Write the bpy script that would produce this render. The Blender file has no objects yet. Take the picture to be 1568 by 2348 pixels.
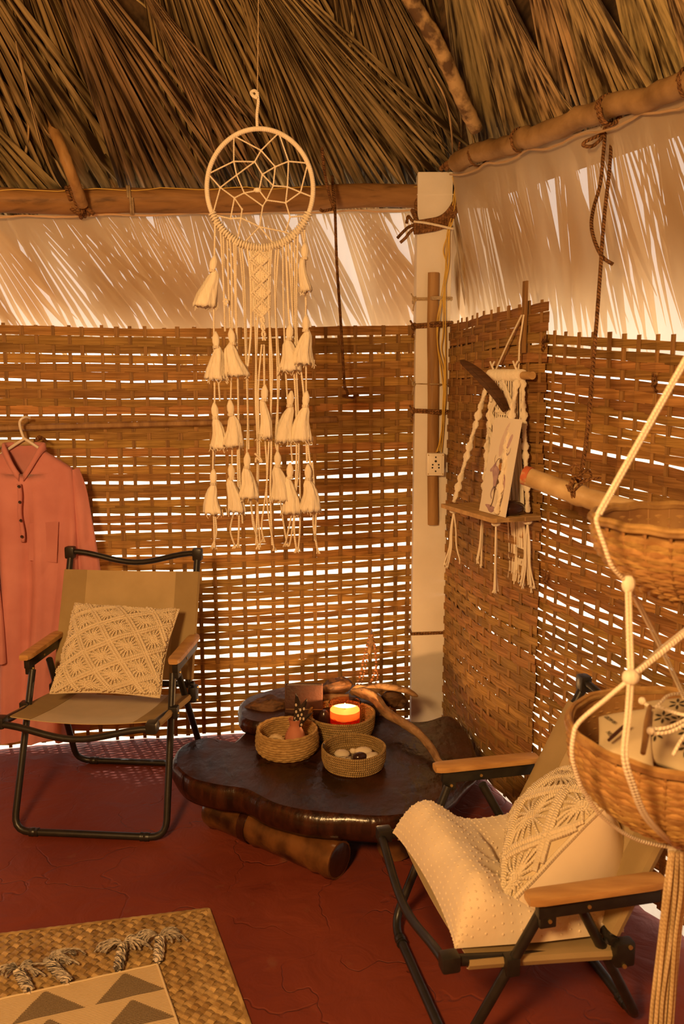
import bpy, bmesh, math, random
from mathutils import Vector, Matrix
from math import sin, cos, pi, sqrt, atan2, radians
import mathutils.noise as mnoise
random.seed(7)
R = random.Random(11)
scene = bpy.context.scene
COL = scene.collection

# ------------------------------------------------------------------ camera, world, sun, lamp, exposure
FPX, PITCH, EYE = 1900.0, 0.148, 1.42
cam_d = bpy.data.cameras.new('camera')
cam_d.sensor_fit = 'VERTICAL'; cam_d.sensor_height = 36.0
cam_d.lens = FPX / 2348.0 * 36.0
cam_d.clip_start = 0.05; cam_d.clip_end = 200
cam_d.dof.use_dof = True; cam_d.dof.focus_distance = 2.75; cam_d.dof.aperture_fstop = 5.0
cam = bpy.data.objects.new('camera', cam_d); COL.objects.link(cam)
cam.location = (0, 0, EYE); cam.rotation_euler = (pi / 2 - PITCH, 0, 0)
scene.camera = cam

world = bpy.data.worlds.new('world'); scene.world = world
world.use_nodes = True
bgn = world.node_tree.nodes['Background']
bgn.inputs[0].default_value = (1.0, 0.91, 0.80, 1); bgn.inputs[1].default_value = 2.1

sun_d = bpy.data.lights.new('sun', 'SUN'); sun_d.energy = 5.0; sun_d.angle = radians(0.6); sun_d.color = (1.0, 0.92, 0.8)
sun = bpy.data.objects.new('sun', sun_d); COL.objects.link(sun)
sun.rotation_euler = Vector((0.15, -0.30, -0.94)).to_track_quat('-Z', 'Y').to_euler()   # travels down, toward the camera and a little to the left

lamp_d = bpy.data.lights.new('room_lamp', 'POINT'); lamp_d.energy = 300.0; lamp_d.color = (1.0, 0.56, 0.205); lamp_d.shadow_soft_size = 0.20
lamp = bpy.data.objects.new('room_lamp', lamp_d); COL.objects.link(lamp); lamp.location = (-0.75, -0.25, 1.95)

scene.view_settings.view_transform = 'Standard'; scene.view_settings.look = 'None'
scene.view_settings.exposure = 0.0; scene.view_settings.gamma = 1.0
scene.view_settings.use_curve_mapping = False

# ------------------------------------------------------------------ measuring helpers (a photo position at a known distance or height -> world point)
CP, SP = cos(PITCH), sin(PITCH)
def ray(px, py):
    D = (py - 1174.0) / FPX
    return Vector(((px - 784.0) / FPX, CP - D * SP, -(SP + D * CP)))
def at(px, py, Y):
    d = ray(px, py); return Vector((0, 0, EYE)) + d * (Y / d.y)
def on(px, py, z=0.0):
    d = ray(px, py); return Vector((0, 0, EYE)) + d * ((z - EYE) / d.z)
def V(*a): return Vector(a)
def lerp(a, b, t): return a + (b - a) * t
def clamp(x, a=0.0, b=1.0): return max(a, min(b, x))
def nz(x, y=0.0, z=0.0): return mnoise.noise(Vector((x, y, z)))

# ------------------------------------------------------------------ mesh builder
class MB:
    def __init__(s): s.v = []; s.f = []; s.uv = []
    def add(s, p): s.v.append((p[0], p[1], p[2])); return len(s.v) - 1
    def face(s, idx, uv=None): s.f.append(tuple(idx)); s.uv.append(uv)
    def quadgrid(s, rows, closed_u=False, closed_v=False, uvs=None, cap0=False, cap1=False):
        n = len(rows); m = len(rows[0]); b = len(s.v)
        for r in rows:
            for p in r: s.add(p)
        for i in range(n if closed_v else n - 1):
            i2 = (i + 1) % n
            for j in range(m if closed_u else m - 1):
                j2 = (j + 1) % m
                uv = None
                if uvs: uv = (uvs(i, j), uvs(i, j + 1), uvs(i + 1, j + 1), uvs(i + 1, j))
                s.face((b + i * m + j, b + i * m + j2, b + i2 * m + j2, b + i2 * m + j), uv)
        if cap0: s.face([b + j for j in range(m)][::-1])
        if cap1: s.face([b + (n - 1) * m + j for j in range(m)])
    def tube(s, pts, r, seg=8, closed=False, cap=True, mod=None, flat=None):
        pts = [Vector(p) for p in pts]; n = len(pts); rows = []
        ref = None; L = 0.0; Ls = []
        for i, p in enumerate(pts):
            if closed: t = pts[(i + 1) % n] - pts[i - 1]
            else: t = pts[min(i + 1, n - 1)] - pts[max(i - 1, 0)]
            if t.length < 1e-9: t = Vector((0, 0, 1))
            t.normalize()
            if ref is None:
                ref = Vector((0, 0, 1)) if abs(t.z) < 0.9 else Vector((1, 0, 0))
                ref = (ref - t * ref.dot(t)).normalized()
            else:
                q = ref - t * ref.dot(t)
                ref = q.normalized() if q.length > 1e-6 else ref
            bi = t.cross(ref)
            if i: L += (p - pts[i - 1]).length
            Ls.append(L)
            rr = r[i] if isinstance(r, (list, tuple)) else r
            row = []
            for k in range(seg):
                a = 2 * pi * k / seg
                q = rr * (mod(L, a) if mod else 1.0)
                fx, fy = (1, 1) if flat is None else flat
                row.append(p + ref * (q * cos(a) * fx) + bi * (q * sin(a) * fy))
            rows.append(row)
        uvs = lambda i, j: (Ls[i] if i < n else L + (pts[0] - pts[-1]).length, j / seg)
        s.quadgrid(rows, closed_u=True, closed_v=closed, uvs=uvs, cap0=cap and not closed, cap1=cap and not closed)
    def lathe(s, prof, seg=24, c=(0, 0, 0), mod=None, cap0=True, cap1=True):
        rows = []
        for i, (r, z) in enumerate(prof):
            row = []
            for k in range(seg):
                a = 2 * pi * k / seg
                q = r * (mod(i, a) if mod else 1.0)
                row.append((c[0] + q * cos(a), c[1] + q * sin(a), c[2] + z))
            rows.append(row)
        s.quadgrid(rows, closed_u=True, uvs=lambda i, j: (i / max(1, len(prof) - 1), j / seg), cap0=cap0, cap1=cap1)
    def box(s, c, sz, M=None, bev=0.0):
        c = Vector(c); hx, hy, hz = sz[0] / 2, sz[1] / 2, sz[2] / 2
        if bev <= 0:
            P = [Vector((x * hx, y * hy, z * hz)) for x in (-1, 1) for y in (-1, 1) for z in (-1, 1)]
            if M: P = [M @ p for p in P]
            b = len(s.v)
            for p in P: s.add(c + p)
            for f in ((0, 1, 3, 2), (4, 6, 7, 5), (0, 4, 5, 1), (2, 3, 7, 6), (0, 2, 6, 4), (1, 5, 7, 3)): s.face([b + i for i in f])
            return
        bm = bmesh.new(); bmesh.ops.create_cube(bm, size=1)
        for v in bm.verts: v.co = Vector((v.co.x * sz[0], v.co.y * sz[1], v.co.z * sz[2]))
        bmesh.ops.bevel(bm, geom=bm.edges[:], offset=bev, segments=2, affect='EDGES', profile=0.6)
        b = len(s.v); bm.verts.index_update()
        for v in bm.verts: s.add(c + (M @ v.co if M else v.co))
        for f in bm.faces: s.face([b + v.index for v in f.verts])
        bm.free()
    def sphere(s, c, r, seg=12, ring=8, sc=(1, 1, 1), M=None, disp=None):
        c = Vector(c); rows = []
        for i in range(1, ring):
            t = pi * i / ring; row = []
            for k in range(seg):
                a = 2 * pi * k / seg
                p = Vector((sin(t) * cos(a), sin(t) * sin(a), cos(t)))
                q = r * (1 + (disp(p) if disp else 0))
                p = Vector((p.x * q * sc[0], p.y * q * sc[1], p.z * q * sc[2]))
                if M: p = M @ p
                row.append(c + p)
            rows.append(row)
        s.quadgrid(rows, closed_u=True, cap0=True, cap1=True)
    def prism(s, poly, d, c=None):
        """flat polygon (3-D points) pushed along d"""
        d = Vector(d); b = len(s.v); n = len(poly)
        for p in poly: s.add(p)
        for p in poly: s.add(Vector(p) + d)
        s.face(list(range(b, b + n))[::-1]); s.face(list(range(b + n, b + 2 * n)))
        for i in range(n):
            j = (i + 1) % n
            s.face((b + i, b + j, b + n + j, b + n + i))
    def sheet(s, rows, th=0.0, nrm=None):
        """grid of points; th gives it a thickness"""
        if th <= 0: s.quadgrid(rows, uvs=lambda i, j: (j / (len(rows[0]) - 1), i / (len(rows) - 1))); return
        n, m = len(rows), len(rows[0]); back = []
        for i in range(n):
            br = []
            for j in range(m):
                if nrm: nn = Vector(nrm)
                else:
                    a = Vector(rows[min(i + 1, n - 1)][j]) - Vector(rows[max(i - 1, 0)][j]); q = Vector(rows[i][min(j + 1, m - 1)]) - Vector(rows[i][max(j - 1, 0)])
                    nn = a.cross(q); nn = nn.normalized() if nn.length > 1e-12 else Vector((0, 0, 1))
                br.append(Vector(rows[i][j]) - nn * th)
            back.append(br)
        ring = []
        uv = lambda i, j: (j / (m - 1), i / (n - 1))
        b0 = len(s.v); s.quadgrid(rows, uvs=uv); b1 = len(s.v); s.quadgrid([r[::-1] for r in back], uvs=lambda i, j: (1 - j / (m - 1), i / (n - 1)))
        A = lambda i, j: b0 + i * m + j
        B = lambda i, j: b1 + i * m + (m - 1 - j)
        for j in range(m - 1):
            s.face((A(0, j + 1), A(0, j), B(0, j), B(0, j + 1))); s.face((A(n - 1, j), A(n - 1, j + 1), B(n - 1, j + 1), B(n - 1, j)))
        for i in range(n - 1):
            s.face((A(i, 0), A(i + 1, 0), B(i + 1, 0), B(i, 0))); s.face((A(i + 1, m - 1), A(i, m - 1), B(i, m - 1), B(i + 1, m - 1)))
    def mesh(s, name, smooth=True, angle=0.7):
        me = bpy.data.meshes.new(name); me.from_pydata(s.v, [], s.f)
        if any(u is not None for u in s.uv):
            l = me.uv_layers.new(name='UVMap'); buf = []
            for f, u in zip(s.f, s.uv):
                for k in range(len(f)): buf.extend(u[k] if u else (0.0, 0.0))
            l.data.foreach_set('uv', buf)
        if smooth:
            me.shade_smooth()
            if angle < 3:
                try: me.set_sharp_from_angle(angle=angle)
                except Exception: pass
        me.update(); return me

def obj(name, mb, m, parent=None, smooth=True, angle=0.7, local=False):
    """one mesh object; coordinates are world ones unless local, the parent's place is taken out"""
    me = mb if isinstance(mb, bpy.types.Mesh) else mb.mesh(name, smooth, angle)
    if m is not None and not me.materials: me.materials.append(m)
    o = bpy.data.objects.new(name, me); COL.objects.link(o)
    if parent is not None:
        o.parent = parent
        if not local:
            r = parent
            off = Vector((0, 0, 0))
            while r is not None: off += Vector(r.location); r = r.parent
            me.transform(Matrix.Translation(-off))
    return o
def tag(o, label=None, cat=None, group=None, kind=None):
    if label: o['label'] = label
    if cat: o['category'] = cat
    if group: o['group'] = group
    if kind: o['kind'] = kind
    return o
def thing(name, label, cat, loc=(0, 0, 0), group=None, rz=0.0):
    o = bpy.data.objects.new(name, None); COL.objects.link(o); o.location = loc; o.rotation_euler = (0, 0, rz)
    o.empty_display_size = 0.05
    return tag(o, label, cat, group)
def single(name, mb, m, label, cat, group=None, **k):
    """a thing that is one mesh: its origin goes to the middle of its foot"""
    me = mb.mesh(name, k.pop('smooth', True), k.pop('angle', 0.7))
    xs = [v.co.x for v in me.vertices]; ys = [v.co.y for v in me.vertices]; zs = [v.co.z for v in me.vertices]
    c = Vector(((min(xs) + max(xs)) / 2, (min(ys) + max(ys)) / 2, min(zs)))
    me.transform(Matrix.Translation(-c)); o = obj(name, me, m); o.location = c
    return tag(o, label, cat, group)
def struct(name, mb, m, **k):
    o = obj(name, mb, m, **k); o['kind'] = 'structure'; return o
def struct_root(name, loc=(0, 0, 0)):
    o = bpy.data.objects.new(name, None); COL.objects.link(o); o.location = loc; o['kind'] = 'structure'; o.empty_display_size = 0.05; return o

def bez(pts, n=8, closed=False):
    """Catmull-Rom through points"""
    pts = [Vector(p) for p in pts]; out = []; m = len(pts)
    for i in range(m if closed else m - 1):
        if closed: p0, p1, p2, p3 = pts[i - 1], pts[i], pts[(i + 1) % m], pts[(i + 2) % m]
        else: p0, p1, p2, p3 = pts[max(i - 1, 0)], pts[i], pts[i + 1], pts[min(i + 2, m - 1)]
        for k in range(n):
            t = k / n
            out.append(0.5 * ((2 * p1) + (p2 - p0) * t + (2 * p0 - 5 * p1 + 4 * p2 - p3) * t * t + (3 * p1 - p0 - 3 * p2 + p3) * t ** 3))
    if not closed: out.append(pts[-1])
    return out
def fillet(pts, r, n=5):
    """round the corners of a polyline"""
    pts = [Vector(p) for p in pts]; out = [pts[0]]
    for i in range(1, len(pts) - 1):
        a, b, c = pts[i - 1], pts[i], pts[i + 1]
        rr = min(r, (a - b).length * 0.49, (c - b).length * 0.49)
        p = b + (a - b).normalized() * rr; q = b + (c - b).normalized() * rr
        for k in range(n + 1):
            t = k / n; out.append((1 - t) ** 2 * p + 2 * t * (1 - t) * b + t * t * q)
    out.append(pts[-1]); return out

# ------------------------------------------------------------------ materials
def mat(name, c1, c2=None, rough=0.7, scale=6.0, stretch=(1, 1, 1), bump=0.0, bscale=None, rand=0.12, spec=0.3, metal=0.0, coord='Object',
        detail=4.0, ramp=(0.35, 0.68), trans=0.0, sheen=0.0, coat=0.0, c3=None, transp=0.0, huerand=0.0, rope=None, distort=0.0, bdist=0.004, rvar=0.0):
    m = bpy.data.materials.new(name); m.use_nodes = True
    nt = m.node_tree; N = nt.nodes; L = nt.links
    b = N['Principled BSDF']; out = N['Material Output']
    tc = N.new('ShaderNodeTexCoord'); mp = N.new('ShaderNodeMapping'); mp.inputs['Scale'].default_value = stretch
    L.new(tc.outputs['UV' if coord == 'UV' else coord], mp.inputs[0])
    oi = N.new('ShaderNodeObjectInfo')
    ad = N.new('ShaderNodeVectorMath'); ad.operation = 'MULTIPLY_ADD'
    cx = N.new('ShaderNodeCombineXYZ'); L.new(oi.outputs['Random'], cx.inputs[0]); L.new(oi.outputs['Random'], cx.inputs[2])
    L.new(cx.outputs[0], ad.inputs[0]); ad.inputs[1].default_value = (37, 17, 53); L.new(mp.outputs[0], ad.inputs[2])
    nzt = N.new('ShaderNodeTexNoise'); nzt.inputs['Scale'].default_value = scale; nzt.inputs['Detail'].default_value = detail; nzt.inputs['Distortion'].default_value = distort
    L.new(ad.outputs[0], nzt.inputs['Vector'])
    rp = N.new('ShaderNodeValToRGB'); e = rp.color_ramp.elements
    e[0].position, e[1].position = ramp; e[0].color = (*c1, 1); e[1].color = (*(c2 or c1), 1)
    if c3: q = e.new((ramp[0] + ramp[1]) / 2); q.color = (*c3, 1)
    L.new(nzt.outputs['Fac'], rp.inputs[0])
    hs = N.new('ShaderNodeHueSaturation'); L.new(rp.outputs[0], hs.inputs['Color'])
    mr = N.new('ShaderNodeMapRange'); mr.inputs[3].default_value = 1 - rand; mr.inputs[4].default_value = 1 + rand
    L.new(oi.outputs['Random'], mr.inputs[0]); L.new(mr.outputs[0], hs.inputs['Value'])
    if huerand:
        wn = N.new('ShaderNodeTexWhiteNoise'); wn.noise_dimensions = '1D'; L.new(oi.outputs['Random'], wn.inputs['W'])
        m2 = N.new('ShaderNodeMapRange'); m2.inputs[3].default_value = 0.5 - huerand; m2.inputs[4].default_value = 0.5 + huerand
        L.new(wn.outputs['Value'], m2.inputs[0]); L.new(m2.outputs[0], hs.inputs['Hue'])
    L.new(hs.outputs[0], b.inputs['Base Color'])
    b.inputs['Roughness'].default_value = rough; b.inputs['Metallic'].default_value = metal
    if rvar:
        m3 = N.new('ShaderNodeMapRange'); m3.inputs[1].default_value = .3; m3.inputs[2].default_value = .7; m3.inputs[3].default_value = rough - rvar; m3.inputs[4].default_value = rough + rvar
        L.new(nzt.outputs['Fac'], m3.inputs[0]); L.new(m3.outputs[0], b.inputs['Roughness'])
    b.inputs['Specular IOR Level'].default_value = spec
    if sheen: b.inputs['Sheen Weight'].default_value = sheen
    if coat: b.inputs['Coat Weight'].default_value = coat; b.inputs['Coat Roughness'].default_value = 0.12
    bp = None
    if bump:
        n2 = N.new('ShaderNodeTexNoise'); n2.inputs['Scale'].default_value = bscale or scale * 3; n2.inputs['Detail'].default_value = 3
        L.new(ad.outputs[0], n2.inputs['Vector'])
        bp = N.new('ShaderNodeBump'); bp.inputs['Strength'].default_value = bump; bp.inputs['Distance'].default_value = bdist
        L.new(n2.outputs['Fac'], bp.inputs['Height']); L.new(bp.outputs[0], b.inputs['Normal'])
    if rope:   # twist relief: rope = (turns per metre, strands)
        sx = N.new('ShaderNodeSeparateXYZ'); L.new(tc.outputs['UV'], sx.inputs[0])
        a1 = N.new('ShaderNodeMath'); a1.operation = 'MULTIPLY'; a1.inputs[1].default_value = rope[0]; L.new(sx.outputs[0], a1.inputs[0])
        a2 = N.new('ShaderNodeMath'); a2.operation = 'MULTIPLY_ADD'; a2.inputs[1].default_value = rope[1]; L.new(sx.outputs[1], a2.inputs[0]); L.new(a1.outputs[0], a2.inputs[2])
        a3 = N.new('ShaderNodeMath'); a3.operation = 'MULTIPLY'; a3.inputs[1].default_value = 2 * pi; L.new(a2.outputs[0], a3.inputs[0])
        a4 = N.new('ShaderNodeMath'); a4.operation = 'SINE'; L.new(a3.outputs[0], a4.inputs[0])
        b2 = N.new('ShaderNodeBump'); b2.inputs['Strength'].default_value = rope[2] if len(rope) > 2 else 0.6; b2.inputs['Distance'].default_value = 0.002
        L.new(a4.outputs[0], b2.inputs['Height'])
        if bp: L.new(bp.outputs[0], b2.inputs['Normal'])
        L.new(b2.outputs[0], b.inputs['Normal'])
    last = b.outputs[0]
    if trans:
        t = N.new('ShaderNodeBsdfTranslucent'); L.new(hs.outputs[0], t.inputs[0])
        mx = N.new('ShaderNodeMixShader'); mx.inputs[0].default_value = trans; L.new(last, mx.inputs[1]); L.new(t.outputs[0], mx.inputs[2]); last = mx.outputs[0]
    if transp:
        t = N.new('ShaderNodeBsdfTransparent')
        mx = N.new('ShaderNodeMixShader'); mx.inputs[0].default_value = transp; L.new(last, mx.inputs[1]); L.new(t.outputs[0], mx.inputs[2]); last = mx.outputs[0]
    if last != b.outputs[0]: L.new(last, out.inputs[0])
    return m
def emit(name, col, st):
    m = bpy.data.materials.new(name); m.use_nodes = True; b = m.node_tree.nodes['Principled BSDF']
    b.inputs['Base Color'].default_value = (*col, 1); b.inputs['Emission Color'].default_value = (*col, 1); b.inputs['Emission Strength'].default_value = st
    return m

M = {}
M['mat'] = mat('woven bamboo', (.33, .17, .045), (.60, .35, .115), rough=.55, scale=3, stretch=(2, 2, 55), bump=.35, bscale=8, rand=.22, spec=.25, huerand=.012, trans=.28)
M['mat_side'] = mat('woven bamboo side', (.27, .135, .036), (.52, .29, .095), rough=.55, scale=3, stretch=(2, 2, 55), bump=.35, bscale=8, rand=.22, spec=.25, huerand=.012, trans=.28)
M['stake'] = mat('bamboo stake', (.22, .115, .036), (.38, .21, .07), rough=.6, scale=3, stretch=(50, 50, 2), bump=.3, bscale=8, rand=.2, spec=.25)
M['frond'] = mat('dry palm leaf', (.045, .024, .009), (.56, .40, .19), rough=.55, scale=2.2, stretch=(1.2, 1.6, 1), coord='UV', bump=.25, bscale=14, rand=.28, spec=.3, trans=.12, huerand=.012, ramp=(.40, .62))  # streak contrast raised so the leaf colour also carries pleat shade
M['eave'] = mat('eave palm leaf', (.26, .13, .045), (.62, .42, .20), rough=.6, scale=2.0, stretch=(1.2, 1.6, 1), coord='UV', rand=.3, spec=.2, trans=.6)
M['thatch_back'] = mat('thatch underlayer', (.035, .02, .009), (.12, .07, .03), rough=.9, scale=5, stretch=(8, 1, 8), bump=.6, bscale=14)
M['cloth'] = mat('muslin cloth', (.80, .60, .38), (.86, .67, .44), rough=.9, scale=3, stretch=(3, 3, .6), bump=.25, bscale=5, trans=.58, transp=.20, spec=.1)
M['beam'] = mat('beam wood', (.06, .028, .010), (.36, .19, .068), c3=(.28, .145, .05), rough=.6, scale=2.2, stretch=(1.2, 12, 14), bump=.5, bscale=5, distort=.6, ramp=(.22, .66))
M['pole'] = mat('bamboo pole', (.36, .23, .10), (.56, .40, .21), rough=.5, scale=7, stretch=(2, 2, 2), bump=.25, bscale=40, spec=.35)
M['roof_pole'] = mat('brown bamboo pole', (.20, .115, .045), (.36, .225, .10), rough=.55, scale=7, stretch=(2, 2, 2), bump=.25, bscale=40, spec=.3)
M['rafter'] = mat('rafter bamboo', (.10, .055, .025), (.44, .29, .13), rough=.65, scale=16, stretch=(1, 1, 1), bump=.5, bscale=30, ramp=(.42, .56))
M['post'] = mat('white painted post', (.74, .68, .60), (.82, .77, .70), rough=.85, scale=5, bump=.12, bscale=160, rand=0, spec=.15)
M['cotton'] = mat('cotton cord', (.78, .68, .52), (.86, .77, .62), rough=.9, scale=30, rand=.06, spec=.1, rope=(170, 1, .4), sheen=.15)
M['cotton_plain'] = mat('cotton yarn', (.78, .69, .54), (.86, .78, .63), rough=.95, scale=60, stretch=(3, 3, .3), bump=.6, bscale=90, rand=.05, spec=.1, sheen=.2)
M['coir'] = mat('coir rope', (.13, .06, .025), (.32, .16, .065), rough=.9, scale=60, rand=.1, spec=.1, rope=(90, 2, .9), bump=.7, bscale=120)
M['twine'] = mat('twine', (.42, .30, .17), (.60, .46, .28), rough=.9, scale=50, rand=.1, spec=.1, rope=(200, 2, .6))
M['wire'] = mat('yellow wire', (.62, .40, .06), (.68, .45, .08), rough=.4, spec=.4, rand=.08)
M['plate'] = mat('socket plastic', (.80, .72, .60), (.83, .76, .64), rough=.4, spec=.45, rand=0)
M['dark'] = mat('hole shade and wick', (.02, .014, .01), rough=.7, rand=0)  # painted shade of the socket holes, also the black wick
M['batten'] = mat('batten wood', (.25, .13, .045), (.40, .23, .085), rough=.55, scale=2.5, stretch=(14, 14, 1.5), bump=.4, bscale=10, rand=0)
M['metal'] = mat('black metal', (.012, .011, .010), (.02, .018, .016), rough=.38, scale=40, spec=.5, rand=0, bump=.05, bscale=200)
M['canvas'] = mat('khaki canvas', (.44, .33, .17), (.52, .39, .21), rough=.9, scale=9, bump=.3, bscale=420, rand=0, spec=.15, sheen=.2, bdist=.001)
M['canvas_hem'] = mat('khaki canvas hem', (.33, .24, .115), (.39, .285, .14), rough=.9, scale=9, bump=.3, bscale=420, rand=0, spec=.15, bdist=.001)
M['arm'] = mat('arm wood', (.42, .22, .075), (.60, .35, .13), rough=.4, scale=2.5, stretch=(3, 20, 20), spec=.45, bump=.1, bscale=20, rand=.06)
M['brass'] = mat('brass bolt', (.55, .38, .14), rough=.35, metal=.8, rand=0)
M['pink'] = mat('pink linen', (.56, .22, .21), (.65, .275, .26), rough=.95, scale=7, bump=.25, bscale=300, rand=.06, spec=.08, sheen=.15, bdist=.001)
M['plastic'] = mat('white plastic', (.80, .74, .66), rough=.35, spec=.5, rand=0)
M['button'] = mat('dark button', (.04, .02, .02), rough=.3, spec=.5, rand=0)
M['minky'] = mat('cream minky plush', (.78, .66, .48), (.84, .72, .54), rough=.95, scale=12, bump=.2, bscale=60, rand=0, spec=.1, sheen=.4)
M['white_fabric'] = mat('cream fabric', (.76, .63, .46), (.82, .69, .51), rough=.9, scale=6, bump=.25, bscale=35, rand=0, spec=.1)
M['pillow_cord'] = mat('macrame cord', (.76, .64, .44), (.84, .72, .52), rough=.9, scale=30, rand=.04, spec=.1, rope=(160, 1, .6), sheen=.15)
M['lacquer'] = mat('dark lacquered slab', (.014, .004, .002), (.060, .018, .008), rough=.34, scale=5, stretch=(1.5, 1, 1), bump=.5, bscale=14, rand=0, spec=.36, distort=1.2, bdist=.012, rvar=.12)
M['slab_side'] = mat('dark lacquered bark edge', (.012, .0035, .002), (.050, .014, .006), rough=.26, scale=8, stretch=(5, 5, .8), bump=.4, bscale=9, rand=0, spec=.45, coat=.15, bdist=.008)
M['log'] = mat('varnished log', (.022, .008, .003), (.17, .070, .020), rough=.25, scale=9, stretch=(1, 1, 1), bump=.35, bscale=25, rand=0, spec=.5, coat=.3, ramp=(.40, .66))
M['drift'] = mat('driftwood', (.16, .085, .04), (.44, .275, .135), rough=.7, scale=4, stretch=(6, 2, 9), bump=.9, bscale=9, rand=.08, spec=.2, distort=.7)
M['drift_dark'] = mat('dark driftwood', (.05, .022, .010), (.19, .09, .036), rough=.6, scale=7, stretch=(3, 6, 8), bump=1.0, bscale=9, rand=.1, spec=.3, distort=1)
M['book'] = mat('dark leather', (.05, .018, .012), (.075, .028, .018), rough=.5, scale=15, bump=.3, bscale=90, rand=0, spec=.4)
M['paper'] = mat('page paper', (.62, .50, .34), rough=.9, rand=0)
M['jute'] = mat('jute coil', (.36, .235, .09), (.50, .345, .15), rough=.9, scale=40, rand=.07, spec=.1, rope=(150, 1, .9), bump=.5, bscale=160)
M['jute_knit'] = mat('crocheted jute', (.34, .21, .075), (.50, .33, .135), rough=.9, scale=60, rand=.06, spec=.1, bump=.8, bscale=120)
M['clay'] = mat('terracotta', (.46, .17, .095), (.54, .22, .13), rough=.7, scale=14, bump=.15, bscale=60, rand=0, spec=.25)
M['feather'] = mat('dark feather', (.028, .018, .012), (.05, .03, .02), rough=.6, scale=30, rand=.1, spec=.3)
M['feather_brown'] = mat('brown feather', (.055, .024, .010), (.10, .045, .018), rough=.65, scale=8, stretch=(1, 1, 14), bump=.35, bscale=40, rand=0, spec=.25)
M['spot'] = mat('cream spot', (.62, .52, .40), rough=.7, rand=0)
M['stone_white'] = mat('cream stone', (.66, .56, .40), (.76, .66, .50), rough=.6, scale=14, rand=.06, bump=.1, bscale=60)
M['stone_dark'] = mat('dark stone', (.035, .014, .012), rough=.2, rand=0, spec=.5)
M['stone_speck'] = mat('speckled stone', (.10, .075, .05), (.55, .46, .33), rough=.6, scale=60, ramp=(.42, .55), rand=0)
M['wax'] = mat('candle wax', (.86, .74, .52), rough=.45, rand=0, trans=.5)
M['wicker'] = mat('wicker', (.27, .14, .045), (.47, .285, .10), rough=.5, scale=10, stretch=(3, 3, 1), bump=.35, bscale=30, rand=.22, spec=.35, huerand=.01)
M['wicker_in'] = mat('wicker stake', (.24, .11, .035), (.40, .22, .075), rough=.5, scale=14, rand=.2, spec=.35)
M['bag'] = mat('printed cotton', (.60, .49, .31), (.66, .54, .35), rough=.95, scale=8, bump=.3, bscale=200, rand=.05, spec=.08, bdist=.001)
M['print'] = mat('dark print', (.045, .035, .018), (.06, .045, .022), rough=.9, rand=0)
M['card'] = mat('cream card', (.84, .76, .62), (.87, .79, .66), rough=.7, scale=8, rand=0, spec=.2)
M['shelf'] = mat('pale shelf wood', (.42, .25, .09), (.58, .37, .155), rough=.6, scale=3, stretch=(2, 10, 10), bump=.3, bscale=10, rand=.05)
M['straw'] = mat('plaited straw', (.24, .14, .045), (.54, .37, .155), rough=.5, scale=4, stretch=(4, 4, 4), bump=.3, bscale=60, rand=.2, spec=.35)
M['rug'] = None
M['yarn_grey'] = mat('cream and grey yarn', (.045, .042, .042), (.76, .67, .54), rough=.95, scale=3.0, coord='UV', stretch=(8, 9, 1), ramp=(.46, .54), rand=.05, spec=.08, rope=(70, 3, .8))
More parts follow.
